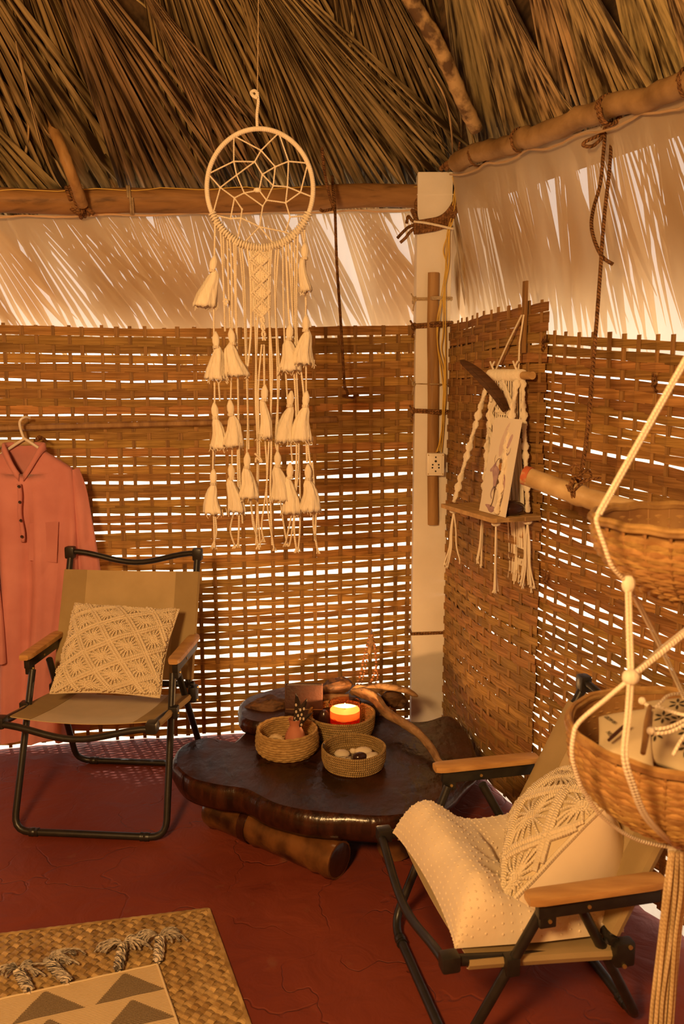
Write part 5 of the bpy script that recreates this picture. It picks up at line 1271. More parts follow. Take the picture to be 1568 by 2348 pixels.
# board
zs_ = at(1200, 1168, 2.66).z
def B_(t, o, z=0.0): return dA.lerp(dB, t) * 1.0 + nS * o + V(0, 0, zs_ - dA.lerp(dB, t).z + z)
SD = .125
t0, t1 = -.12, 1.10
poly = [B_(t0, -.03), B_(t1, -.03), B_(t1, SD), B_(t0, SD)]
mb = MB(); mid = sum(poly, V(0, 0, 0)) / 4; mb.prism([p + V(0, 0, -.005) for p in poly], (0, 0, -.012)); bd_ = obj('board', mb, M['shelf'], ms, smooth=False)
for k in range(3):
    a = [B_(t0, -.03 + .058 * k), B_(t1, -.03 + .058 * k), B_(t1, -.03 + .058 * (k + 1) - .003), B_(t0, -.03 + .058 * (k + 1) - .003)]
    mb = MB(); mb.prism([p + V(0, 0, -.004) for p in a], (0, 0, -.0135)); obj('plank', mb, M['shelf'], ms, smooth=False)
# spiral sinnets at the four corners
def sinnet(P0, P1, turns, seed):
    mb = MB(); n = 90; L_ = (P1 - P0).length; ax = (P1 - P0).normalized(); u = ax.cross(V(0, 1, .1)).normalized(); w = ax.cross(u); rows = []; m_ = 12
    for i in range(n + 1):
        t = i / n; tw = t * turns * pi; bm_ = .38 + .68 * abs(sin(t * turns * pi)); row = []
        for k in range(m_):
            a = 2 * pi * k / m_; ea, eb = .0125 * bm_ + .0012 * (i % 2), .006 + .0012 * (i % 2); x, y = ea * cos(a), eb * sin(a)
            row.append(P0 + ax * (L_ * t) + u * (x * cos(tw * .3) - y * sin(tw * .3)) + w * (x * sin(tw * .3) + y * cos(tw * .3)))
        rows.append(row)
    mb.quadgrid(rows, closed_u=True, cap0=True, cap1=True); obj('spiral_cord', mb, M['cotton_plain'], ms, angle=3.2)
cA_ = B_(.0, SD - .015, .004); cB_ = B_(.99, SD - .015, .004); cC_ = B_(.02, .0, .004); cD_ = B_(1.0, .0, .004)
sinnet(dA.lerp(dB, .14) + nS * .012 + V(0, 0, -.012), cA_, 12, 1); sinnet(dA.lerp(dB, .78) + nS * .014 + V(0, 0, -.012), cB_, 13, 2)
sinnet(dA.lerp(dB, .16) + V(0, 0, -.012), cC_, 12, 3); sinnet(dA.lerp(dB, .80) + V(0, 0, -.012), cD_, 13, 4)
# macrame panel under the dowel
def pp(a, h, o=0.0): return dA.lerp(dB, a) + nS * (.004 + o) + V(0, 0, -.016 - h)
PH = .21
for pts in ([(.46, 0), (.20, .10), (.46, .20)], [(.46, 0), (.74, .10), (.46, .20)], [(.20, .0), (.20, .06)], [(.74, 0), (.74, .06)], [(.16, .16), (.34, .20)], [(.78, .14), (.60, .20)]):
    for q in (0, 1):
        L3 = []
        for s in range(len(pts) - 1):
            for i in range(9): t = i / 9; L3.append(pp(lerp(pts[s][0], pts[s + 1][0], t), lerp(pts[s][1], pts[s + 1][1], t) + .011 * q, .006 + .0022 * (i % 2)))
        L3.append(pp(pts[-1][0], pts[-1][1] + .011 * q, .006)); mb = MB(); mb.tube(L3, .0056, 7); obj('knotted_rib', mb, M['cotton_plain'], ms)
mb = MB(); rr = random.Random(3)
for i in range(-3, 4):
    for j in range(-3, 4):
        if abs(i) + abs(j) <= 3: mb.sphere(pp(.46 + i * .05, .10 + j * .024, .002), .0068, 6, 5); mb.tube([pp(.46 + i * .05, .10 + j * .024 - .01, .0), pp(.46 + i * .05 + .025, .10 + j * .024 + .012, .0)], .0028, 5)
for i in range(14): a = .16 + .62 * i / 13; mb.tube([pp(a, 0), pp(a + .01 * sin(i), .1, -.003), pp(a, PH, -.003)], .0028, 5)
o = obj('knotwork', mb, M['cotton_plain'], ms); o['kind'] = 'stuff'
# back fringe and corner fringes
mb = MB()
for i in range(22):
    a = .46 + .34 * i / 21; L_ = .62 + rr.uniform(-.06, .05); mb.tube(bez([pp(a, PH - .03, -.004), pp(a + rr.uniform(-.02, .02), PH + .15, -.02), pp(a + rr.uniform(-.03, .03), PH + .32, -.035), pp(a + rr.uniform(-.05, .05), L_, -.032)], 4), .0027, 5)
o = obj('back_fringe', mb, M['cotton_plain'], ms); o['kind'] = 'stuff'
def fringe(P, ln, n, seed, spread=.022):
    r2 = random.Random(seed)
    mb = MB(); mb.sphere(P + V(0, 0, -.018), .0125, 10, 7, sc=(1.2, 1, .7)); kn = obj('fringe_knot', mb, M['cotton_plain'], ms)
    for i in range(n):
        dx, dy = r2.uniform(-1, 1) * spread, r2.uniform(-1, 1) * spread; L_ = ln * r2.uniform(.86, 1.04)
        mb = MB(); q = bez([P + V(0, 0, -.02), P + V(dx * .4, dy * .4, -.02 - L_ * .35), P + V(dx * .5, dy, -.02 - L_ * .7), P + V(dx * 1.2, dy * 1.2, -.02 - L_)], 5)
        mb.tube(q, .0028, 5); e = q[-1]
        for k in range(3): mb.tube([e, e + V(r2.uniform(-.006, .006), r2.uniform(-.004, .004), -.012)], .0018, 4)
        obj('fringe_cord', mb, M['cotton_plain'], ms)
fringe(cA_ + V(0, 0, -.012), .19, 4, 1); fringe(cB_ + V(0, 0, -.012), .235, 4, 2, .012); fringe(cC_ + V(0, 0, -.012), .19, 4, 3); fringe(cD_ + V(0, 0, -.012), .21, 7, 4, .02)
# card leaning on the shelf with a watercolour
tq = [i / 200 for i in range(-20, 221)]
ta = min(tq, key=lambda t: abs(proj_x(B_(t, SD - .028)) - 1100)); tb_ = min(tq, key=lambda t: abs(proj_x(B_(t, SD - .030)) - 1169))
e0, e1 = B_(ta, SD - .028, -.003), B_(tb_, SD - .030, -.003)
lean = -nS * .048; hz = at(1133, 958, e0.y + lean.y).z - e0.z
g0, g1 = e0 + lean + V(0, 0, hz), e1 + lean + V(0, 0, hz)
cd = thing('painted_card', 'tall cream card with a purple watercolour of a cow leaning on the macrame shelf', 'card', e0.lerp(e1, .5))
cn = (e1 - e0).cross(g0 - e0).normalized()
if cn.y > 0: cn = -cn
mb = MB(); mb.prism([e0, e1, g1, g0], cn * .003); obj('card', mb, M['card'], cd, smooth=False)
def cp_(u, v, k=1): return e0 + (e1 - e0) * u + (g0 - e0) * v + cn * (.0031 + .00015 * k)
def paint(nm, pts, m, k=1):
    mb = MB(); q = bez([V(u, v, 0) for u, v in pts], 4, closed=True); mb.prism([cp_(p.x, p.y, k) for p in q], cn * .00012); obj(nm, mb, m, cd, smooth=False)
def wc(n, a, b_, s=30): M[n] = mat(n, a, b_, rough=.9, scale=s, rand=0, ramp=(.3, .7)); return M[n]
pur = wc('purple wash', (.26, .14, .20), (.62, .44, .44), 26); pal = wc('pale wash', (.70, .56, .50), (.82, .71, .58), 22); och = wc('ochre wash', (.42, .17, .04), (.55, .30, .08)); drk = wc('umber wash', (.10, .06, .05), (.26, .16, .07)); gre = wc('grey wash', (.28, .22, .24), (.52, .42, .40))
paint('wash_cloud', [(.42, .60), (.36, .70), (.42, .82), (.52, .92), (.62, .96), (.56, .86), (.50, .76), (.52, .66)], pal, 0)
paint('wash_cloud', [(.62, .68), (.72, .72), (.80, .82), (.74, .84), (.66, .76)], wc('violet wash', (.50, .34, .40), (.72, .56, .50)), 1)
paint('cow_body', [(.24, .46), (.30, .50), (.40, .50), (.50, .47), (.62, .46), (.74, .42), (.80, .34), (.80, .27), (.70, .27), (.60, .28), (.52, .27), (.44, .26), (.38, .29), (.34, .36)], pur, 2)
paint('cow_head', [(.17, .44), (.22, .43), (.30, .46), (.36, .50), (.36, .53), (.32, .53), (.25, .49), (.18, .46)], pur, 3)
for a in ([(.31, .53), (.28, .57), (.30, .61), (.295, .61), (.27, .57), (.30, .53)], [(.35, .53), (.40, .565), (.48, .58), (.48, .585), (.40, .575), (.34, .54)]): paint('cow_horn', a, drk, 3)
for a in ([(.43, .28), (.45, .20), (.44, .12), (.40, .075), (.44, .075), (.48, .14), (.49, .22), (.50, .28)], [(.40, .29), (.34, .24), (.33, .19), (.40, .15), (.41, .165), (.36, .20), (.40, .25), (.46, .28)], [(.66, .28), (.69, .20), (.66, .13), (.60, .09), (.63, .085), (.70, .13), (.73, .20), (.74, .28)], [(.76, .29), (.78, .20), (.76, .13), (.73, .075), (.76, .075), (.79, .13), (.81, .20), (.80, .29)]): paint('cow_leg', a, drk if a[0][0] in (.43,) else gre, 2)
paint('rider_robe', [(.46, .56), (.52, .58), (.62, .57), (.66, .50), (.66, .42), (.62, .34), (.58, .27), (.48, .27), (.50, .38), (.52, .48)], drk, 4)
paint('rider_sash', [(.47, .51), (.54, .54), (.64, .53), (.70, .47), (.68, .43), (.60, .46), (.52, .46)], och, 5)
paint('rider_body', [(.50, .575), (.58, .585), (.62, .60), (.66, .655), (.66, .68), (.60, .68), (.55, .655), (.53, .62)], gre, 5)
paint('rider_head', [(.59, .68), (.60, .72), (.62, .755), (.625, .755), (.65, .71), (.65, .68)], drk, 6)
paint('rider_arm', [(.65, .665), (.70, .64), (.76, .66), (.79, .70), (.80, .70), (.78, .65), (.71, .62), (.65, .64)], gre, 5)
paint('ground_shadow', [(.22, .085), (.40, .09), (.60, .07), (.80, .055), (.78, .04), (.60, .04), (.48, .012), (.38, .02), (.30, .05), (.22, .07)], pur, 1)
# dark bowl and the long brown feather
bc = B_(.93, .050, -.004)
mb = MB(); mb.sphere(bc + V(0, 0, .022), .040, 18, 10, sc=(1.15, 1.0, .62), disp=lambda q: .06 * nz(q.x * 2, q.y * 2, q.z * 2)); single('dark_stone', mb, M['stone_dark'], 'dark rounded stone behind the card on the macrame shelf', 'stone')
ft = thing('long_feather', 'long curved dark brown feather stuck in the macrame above the card', 'feather', at(1110, 880, 2.70))
fp = [at(1161, 941, 2.665), at(1140, 905, 2.66), at(1112, 872, 2.67), at(1082, 845, 2.69), at(1055, 826, 2.71)]
q = bez(fp, 8); rows = []; n = len(q)
for i, p in enumerate(q):
    t = i / (n - 1); tan = (q[min(i + 1, n - 1)] - q[max(i - 1, 0)]).normalized(); sd = tan.cross(V(.2, -1, 0)).normalized(); w = .0175 * clamp(sin(pi * min(1, .14 + t * .86)) ** .55) * (1 if t < .96 else .6) + .0015
    rows.append([p - sd * w + V(0, .003, 0), p - sd * w * .3 + V(0, -.003, 0), p + sd * w * .5 + V(0, -.001, 0), p + sd * w + V(0, .002, 0)])
mb = MB(); mb.sheet(rows, .0012, nrm=(.1, -1, 0)); obj('vane', mb, M['feather_brown'], ft)
mb = MB(); mb.tube([r[1] for r in rows], [.0022 * (1 - .7 * i / n) for i in range(n)], 6); obj('shaft', mb, M['feather_brown'], ft)

# ------------------------------------------------------------------ pink kurta on its hanger, far left
KY = 3.062
kx = at(58, 1010, KY).x
kz = lambda py: at(58, py, KY).z
kur = thing('pink_kurta', 'long pink linen tunic with dark buttons hanging on a white hanger', 'shirt', V(kx, KY, kz(1700)))
lev = [  # photo height, half width, half depth, centre shift, front drop
    (1020, .066, .030, 0, .0), (1034, .072, .034, 0, .0), (1048, .110, .042, .0, 0), (1066, .168, .045, .004, 0), (1120, .180, .050, .004, 0), (1220, .176, .052, .006, 0), (1340, .172, .052, .004, 0), (1460, .160, .050, -.012, 0), (1580, .150, .046, -.030, 0), (1690, .150, .044, -.040, 0)]
rows = []; n = 72
lv2 = []
for a, b in zip(lev[:-1], lev[1:]):
    k = 3 if b[0] - a[0] > 40 else 1
    for i in range(k): lv2.append(tuple(lerp(x, y, i / k) for x, y in zip(a, b)))
lv2.append(lev[-1])
for li, (py, hw, hd, cx_, _) in enumerate(lv2):
    row = []; t = (py - 1020) / 670; z = kz(py)
    for k in range(n):
        a = 2 * pi * k / n; ca, sa = cos(a), sin(a)
        fold = (.021 * sin(ca * 9 + 1.2 + t * 2.0) + .008 * sin(ca * 17 + t * 3)) * clamp(t * 2.2) * (1 if sa < 0 else -.4)
        x = kx + cx_ + hw * ca; y = KY - .01 + hd * sa * (abs(sa) ** -.25 if abs(sa) > .05 else 1) + fold * (abs(sa) ** .4)
        dz = 0
        if li < 4: dz = -.118 * max(0, -sa) ** 1.3 * (1 - abs(ca)) ** .6 * (1 - li * .14) * (1 if li < 3 else .6)
        row.append(V(x, y, z + dz - (.012 * abs(ca) if li == 3 else 0)))
    rows.append(row)
mb = MB(); mb.quadgrid(rows, closed_u=True); obj('body', mb, M['pink'], kur, angle=3.2)
# collar band and open placket
rows = []
for k in range(40):
    a = pi * 1.5 + .10 + (2 * pi - .20) * k / 39; ca, sa = cos(a), sin(a); z = kz(1022) - .118 * max(0, -sa) ** 1.3 * (1 - abs(ca)) ** .6
    rows.append([V(kx + .067 * ca, KY - .01 + .034 * sa, z - .004), V(kx + .072 * ca, KY - .01 + .040 * sa - .004, z + .012), V(kx + .076 * ca, KY - .01 + .043 * sa - .006, z + .010), V(kx + .080 * ca, KY - .01 + .046 * sa - .006, z - .016)])
mb = MB(); mb.sheet(rows, .002); obj('collar', mb, M['pink'], kur, angle=3.2)
mb = MB(); rows = []
for i in range(14):
    t = i / 13; z = lerp(kz(1105), kz(1235), t); x = kx - .006 + .003 * sin(t * 9); y = KY - .078 - .004 * sin(t * 5); rows.append([V(x - .009, y + .012, z), V(x - .006, y + .004, z), V(x + .005, y + .003, z), V(x + .009, y + .012, z)])
mb.sheet(rows, .002); obj('placket', mb, M['pink'], kur, angle=3.2)
for py in (1110, 1145, 1186, 1222):
    c = V(kx - .002, KY - .080, kz(py)); mb = MB(); mb.lathe([(.0005, -.0015), (.0055, -.0015), (.006, 0), (.0055, .0018), (.003, .0012), (.0005, .0012)], 14); 
    mb2 = MB(); mb2.v = [(c.x + v[0], c.y - v[2], c.z + v[1]) for v in mb.v]; mb2.f = mb.f; mb2.uv = [None] * len(mb.f); obj('button', mb2, M['button'], kur)
# sleeves: one hangs at the right, one crosses the front at the left edge
def sleeve(path, wd):
    rows = []; q = bez(path, 7); m_ = len(q)
    for i, p in enumerate(q):
        t = i / (m_ - 1); tan = (q[min(i + 1, m_ - 1)] - q[max(i - 1, 0)]).normalized(); u = tan.cross(V(0, 1, 0)).normalized(); w = lerp(wd[0], wd[1], t); row = []
        for k in range(28):
            a = 2 * pi * k / 28; f = .007 * sin(cos(a) * 7 + t * 5) * (1 if sin(a) < 0 else .3); row.append(p + u * w * cos(a) + V(0, 1, 0) * (.026 * sin(a) + f))
        rows.append(row)
    mb = MB(); mb.quadgrid(rows, closed_u=True); obj('sleeve', mb, M['pink'], kur, angle=3.2)
sleeve([at(150, 1085, KY + .01), at(166, 1130, KY - .005), at(180, 1200, KY - .005), at(192, 1260, KY), at(202, 1318, KY + .01)], (.055, .050))
sleeve([at(-60, 1085, KY + .01), at(-52, 1180, KY - .04), at(-38, 1300, KY - .075), at(-22, 1420, KY - .085), at(-14, 1520, KY - .085)], (.055, .046))
# chest pocket seam
mb = MB(); pk = [at(68, 1200, KY - .068), at(66, 1285, KY - .070), at(130, 1290, KY - .058), at(134, 1196, KY - .056)]; mb.sheet([[pk[0].lerp(pk[3], i / 6) for i in range(7)], [pk[1].lerp(pk[2], i / 6) for i in range(7)]], .0015); obj('chest_pocket', mb, M['pink'], kur)
hg = thing('coat_hanger', 'white plastic hanger holding the pink tunic on the woven wall', 'hanger', at(55, 1010, KY))
HP = lambda x, y, d=0.0: at(x, y, KY + d)
mb = MB(); mb.tube(bez([HP(68, 958, .03), HP(58, 956, .01), HP(48, 962), HP(45, 972), HP(49, 990), HP(56, 1008)], 6), .0048, 8); obj('hook', mb, M['plastic'], hg)
for x in (-1, 1): mb = MB(); mb.tube(bez([HP(56, 1006), HP(56 + x * 22, 1020), HP(56 + x * 60, 1046), HP(56 + x * 98, 1072)], 5), .0055, 8); obj('shoulder', mb, M['plastic'], hg)
mb = MB(); mb.tube([HP(-40, 1082), HP(56, 1090), HP(152, 1082)], .0045, 8); obj('trouser_bar', mb, M['plastic'], hg)
rd = thing('clothes_rod', 'pale bamboo rod end behind the white hanger', 'rod', at(60, 1018, 3.1))
mb = MB(); bamboo(mb, [at(-120, 1018, 3.08), at(-60, 1018, 3.08), at(0, 1017, 3.08), at(40, 1016, 3.09), at(80, 1014, 3.09)], .014, [.5]); obj('rod', mb, M['pole'], rd)
mb = MB()
for k in range(5): mb.tube(bez([at(80, 1012, 3.09), at(90, 1008 - 2 * k, 3.08), at(100 + 2 * k, 1004 + 2 * k, 3.07)], 4), .004, 6)
obj('frayed_binding', mb, M['coir'], rd)
# second garment behind, only its hem and a cream shoulder show
g2 = thing('hanging_garment', 'second pink garment behind the tunic, only its hem showing', 'garment', at(110, 1690, 3.08))
rows = []
for i in range(12):
    t = i / 11; rows.append([V(lerp(at(-60, 1300, 3.08).x, at(182, 1300, 3.08).x, s / 16) * lerp(.9, 1, t), 3.108 + .010 * sin(s * 1.1 + t), lerp(kz(1420), at(150, 1682, 3.08).z + .01 * sin(s), t)) for s in range(17)])
mb = MB(); mb.sheet(rows, .002); obj('cloth', mb, M['pink'], g2, angle=3.2)

# ------------------------------------------------------------------ two tier hanging wicker baskets, right foreground
BY = 1.30
Lc = at(1566, 1676, BY); Uc = at(1592, 1194, BY)
hb_ = thing('hanging_basket', 'lower of two wicker baskets hung on cotton ropes, holding printed pouches', 'basket', V(Lc.x, Lc.y, Lc.z - .16), 'wicker baskets hung in tiers')
ub_ = thing('hanging_basket', 'upper of two wicker baskets hung on cotton ropes, by the bamboo pole', 'basket', V(Uc.x, Uc.y, Uc.z - .12), 'wicker baskets hung in tiers')
def wicker(root, c, prof, rows_n, ns, seed, rim=True, tabs=False):
    """c: centre of the rim; prof(t) -> radius, depth below rim, t 0 rim .. 1 foot"""
    r2 = random.Random(seed)
    for k in range(rows_n):
        t = (k + .5) / rows_n * .94 + (.06 if not tabs else .10) * (1 - k / rows_n)
        r, d = prof(t); mb = MB(); n = ns * 4; th_ = .0044 * (.8 + .4 * r2.random()); wob = r2.uniform(0, 9)
        pts = [V(c.x + (r + .0022 * cos(pi * i / 2 + pi * (k % 2))) * cos(2 * pi * i / n), c.y + (r + .0022 * cos(pi * i / 2 + pi * (k % 2))) * sin(2 * pi * i / n), c.z - d + .0014 * nz(i * .2, k, wob)) for i in range(n)]
        mb.tube(pts, th_, 5, closed=True, flat=(.62, 1) if False else None); obj('weaver', mb, M['wicker'], root)
    for j in range(ns):
        a = 2 * pi * j / ns; pts = []
        for i in range(13): r, d = prof(i / 12); pts.append(V(c.x + r * cos(a), c.y + r * sin(a), c.z - d + (.004 if i == 0 else 0)))
        mb = MB(); mb.tube(pts, .0048, 5, flat=(.5, 1.3)); obj('stake', mb, M['wicker_in'], root)
    r0, _ = prof(0)
    for o_, zz in ((.004, .003), (-.004, .003), (0, .009)):
        mb = MB(); n = 72; mb.tube([V(c.x + (r0 + o_) * cos(2 * pi * i / n), c.y + (r0 + o_) * sin(2 * pi * i / n), c.z + zz - .003 + .0012 * sin(i * 1.3)) for i in range(n)], .0044, 6, closed=True); obj('rim_hoop', mb, M['wicker'], root)
    r1, d1 = prof(1); mb = MB(); mb.lathe([(.001, -d1 - .004), (r1 * .6, -d1 - .004), (r1 + .006, -d1), (r1 + .006, -d1 + .006), (.001, -d1 + .004)], 32, c); obj('foot', mb, M['wicker_in'], root)
LPR = lambda t: (.182 - .012 * t - .090 * max(0, (t - .30) / .70) ** 2.0, .158 * t)
UPR = lambda t: (.156 - .012 * t - .085 * max(0, (t - .25) / .75) ** 1.8, .122 * t)
wicker(hb_, Lc, LPR, 25, 30, 4); wicker(ub_, Uc, UPR, 18, 26, 6, tabs=True)
def lining(root, c, prof, m):
    mb = MB(); mb.lathe([(prof(t)[0] - .0050, -prof(t)[1]) for t in [i / 10 * .98 + .01 for i in range(11)]], 48, c, cap0=False, cap1=False); o = obj('inner_weave', mb, m, root); return o
lining(hb_, Lc, LPR, M['wicker_in']); lining(ub_, Uc, UPR, M['wicker_in'])
# rope net
net = thing('rope_net', 'cotton rope net that carries the two wicker baskets', 'rope', V(Lc.x, Lc.y, Lc.z - .18))
def rp(pts, r=.0040, nm='rope', dbl=False):
    q = bez([at(x, y, Y) for x, y, Y in pts], 8)
    for s in ((-1, 1) if dbl else (0,)):
        off = V(.0026, .001, .0) * s; mb = MB(); mb.tube([p + off for p in q], r, 8); obj(nm, mb, M['cotton'], net)
rp([(1700, 600, 1.25), (1568, 832, 1.22), (1470, 1005, 1.19), (1372, 1180, 1.165)], .0030, dbl=True)
rp([(1372, 1180, 1.165), (1367, 1196, 1.165), (1385, 1250, 1.165), (1404, 1300, 1.17), (1440, 1338, 1.19)], .0030)
mb = MB(); mb.sphere(at(1441, 1340, 1.185), .0105, 10, 7, sc=(1, 1, 1.3)); obj('knot', mb, M['cotton_plain'], net)
rp([(1440, 1340, 1.185), (1443, 1450, 1.15), (1446, 1552, 1.12)], .0027, dbl=True)
rp([(1443, 1342, 1.19), (1482, 1420, 1.25), (1512, 1478, 1.3), (1560, 1580, 1.38), (1600, 1670, 1.42)], .0020, dbl=True)
mb = MB(); mb.sphere(at(1446, 1553, 1.115), .0115, 10, 7, sc=(1.1, 1, 1)); obj('knot', mb, M['cotton_plain'], net)
rp([(1446, 1553, 1.115), (1500, 1510, 1.14), (1568, 1455, 1.17), (1700, 1350, 1.25)], .0030, dbl=True)
rp([(1446, 1550, 1.125), (1480, 1520, 1.2), (1512, 1490, 1.25), (1600, 1420, 1.34)], .0032)
rp([(1446, 1555, 1.115), (1390, 1602, 1.12), (1328, 1655, 1.135), (1314, 1690, 1.14), (1312, 1740, 1.145), (1330, 1800, 1.16)], .0032)
rp([(1446, 1555, 1.115), (1440, 1640, 1.10), (1432, 1732, 1.08), (1450, 1800, 1.085), (1478, 1868, 1.11), (1520, 1915, 1.16), (1558, 1945, 1.24)], .0028, dbl=True)
rp([(1330, 1800, 1.16), (1380, 1872, 1.20), (1460, 1925, 1.25), (1556, 1946, 1.28)], .0032)
# tail of cords under the lower basket
tl = random.Random(12)
mb = MB(); mb.sphere(at(1553, 1950, 1.27), .016, 10, 7, sc=(1, 1, 1.2)); obj('knot', mb, M['cotton_plain'], net)
M['tail'] = mat('cotton tail cord', (.50, .36, .18), (.72, .56, .34), rough=.9, scale=12, stretch=(8, 8, 1), rand=.12, spec=.1, rope=(120, 1, .25))
for i in range(11):
    dx = (i - 5) * 4.6
    P = [(1553 + dx * .7, 1952, 1.26), (1548 + dx, 2040, 1.27), (1535 + dx * 1.0 + tl.uniform(-2, 2), 2160, 1.28), (1520 + dx * 1.1 + tl.uniform(-3, 3), 2300, 1.28), (1512 + dx * 1.1 + tl.uniform(-3, 3), 2420, 1.28)]
    q = bez([at(x, y, Y + .008 * sin(i * 2.1)) for x, y, Y in P], 6); mb = MB(); mb.tube(q, .0034, 6); obj('tail_cord', mb, M['tail'], net)
# contents of the lower basket
bagm = M['bag']
fill = Lc + V(0, 0, -.045)
pq_ = [at(1372, 1643, 1.30), at(1480, 1742, 1.185), at(1482, 1655, 1.27), at(1440, 1625, 1.36)]
def pouch(name, label, corners, th, ptf=None):
    t = thing(name, label, 'pouch', sum(corners, V(0, 0, 0)) / 4)
    n_ = (corners[1] - corners[0]).cross(corners[3] - corners[0]).normalized()
    if n_.z < 0: n_ = -n_
    P = patch(corners[0], corners[1], corners[2], corners[3], th, n_, pinch=.35, bow=.01)
    pillow_body('cloth_front', P, bagm, t, 1, 16); pillow_body('cloth_back', P, bagm, t, -1, 16)
    return t, P, n_
def petal(root, P, n_, u, v, ang, L_, w, lift=.0016):
    mb = MB(); rows = []
    for i in range(9):
        t = i / 8; r = L_ * t; ww = w * sin(pi * t) + .0001; rows.append([P(u + r * cos(ang) - s * ww * sin(ang), v + (r * sin(ang) + s * ww * cos(ang)) * 1.0, 1, lift) for s in (-1, 0, 1)])
    mb.quadgrid(rows); obj('printed_petal', mb, M['print'], root)
tA, PA_, nA_ = pouch('cotton_pouch', 'plain cream pouch with small dark lettering, leftmost in the lower basket', [at(1372, 1718, 1.24), at(1500, 1775, 1.16), at(1490, 1625, 1.33), at(1372, 1645, 1.36)], .012)
tB, PB_, nB_ = pouch('cotton_pouch', 'cream pouch printed with a dark petal pattern in the lower basket', [at(1462, 1735, 1.20), at(1650, 1800, 1.18), at(1700, 1590, 1.42), at(1478, 1610, 1.40)], .016)
for (u, v) in ((-.62, .15), (-.28, .05), (.02, .08), (-.35, .62), (.0, .62), (.30, .52), (-.72, -.40), (.02, -.62), (-.05, -.25)):
    for k in range(6): petal(tB, PB_, nB_, u + .03 * cos(k * pi / 3 + .5), v + .05 * sin(k * pi / 3 + .5), k * pi / 3 + .5, .18, .030)
# printed lines and lettering strokes on the plain pouch
def text_on(root, P, n_, s, u0, v0, u1, v1, size):
    cu_ = bpy.data.curves.new('lettering', 'FONT'); cu_.body = s; cu_.size = size; cu_.extrude = .0002; cu_.align_x = 'CENTER'; cu_.align_y = 'CENTER'
    tmp = bpy.data.objects.new('lettering', cu_); COL.objects.link(tmp); dg = bpy.context.evaluated_depsgraph_get(); me = bpy.data.meshes.new_from_object(tmp.evaluated_get(dg)); bpy.data.objects.remove(tmp)
    ob = bpy.data.objects.new('lettering', me); COL.objects.link(ob); a, b = P(u0, v0, 1, .0015), P(u1, v1, 1, .0015); me.materials.clear(); me.materials.append(M['print'])
    X = (b - a).normalized(); nn = (P(u0 + .05, v0, 1) - P(u0, v0, 1)).cross(P(u0, v0 + .05, 1) - P(u0, v0, 1)).normalized()
    if nn.y > 0 and nn.z < 0: nn = -nn
    if nn.dot(V(0, 0, EYE) - a) < 0: nn = -nn
    Y = nn.cross(X); mt = Matrix((X, Y, nn)).transposed().to_4x4(); mt.translation = (a + b) / 2 + nn * .003
    ob.parent = root; ob.matrix_parent_inverse = Matrix.Translation(-root.location); ob.matrix_basis = mt
text_on(tA, PA_, nA_, 'GROW IN', -.72, .62, -.35, .10, .010)
text_on(tA, PA_, nA_, 'NO', -.66, -.30, -.50, -.50, .011)
for a, b, r in ([(1395, 1697, 1.265), (1432, 1660, 1.30), .0034], [(1474, 1726, 1.165), (1486, 1668, 1.22), .0052]):
    pass
def stick(label, pts, r, m, nm='stick', cat='stick'): mb = MB(); branch(mb, [at(*p) for p in pts], [r * .8, r, r, r * .7], 4, 9, .1, 5); single(nm, mb, m, label, cat)
stick('thin dark stick lying across the plain pouch in the lower basket', [(1395, 1698, 1.225), (1412, 1682, 1.235), (1436, 1660, 1.25)], .0030, M['book'])
stick('thick brown stick standing against the petal pouch in the lower basket', [(1474, 1728, 1.135), (1480, 1690, 1.16), (1484, 1655, 1.19), (1490, 1620, 1.24)], .0048, M['batten'])
cb_ = thing('string_bundle', 'loose cream cotton cords with knotted ends lying on the petal pouch', 'string', at(1520, 1665, 1.2))
for pts in ([(1495, 1672, 1.165), (1530, 1668, 1.165), (1570, 1650, 1.18), (1620, 1610, 1.22)], [(1500, 1682, 1.158), (1535, 1678, 1.16), (1575, 1658, 1.17), (1630, 1620, 1.2)], [(1510, 1620, 1.24), (1540, 1632, 1.22), (1575, 1640, 1.2), (1640, 1640, 1.2)], [(1543, 1732, 1.13), (1560, 1700, 1.14), (1590, 1660, 1.17)], [(1470, 1608, 1.27), (1500, 1622, 1.25), (1530, 1596, 1.27), (1560, 1590, 1.28)]):
    mb = MB(); mb.tube(bez([at(*p) for p in pts], 6), .0026, 6); obj('cord', mb, M['cotton'], cb_)
mb = MB(); mb.sphere(at(1492, 1676, 1.16), .0062, 8, 6); mb.sphere(at(1472, 1607, 1.265), .0062, 8, 6); obj('knot', mb, M['cotton_plain'], cb_)

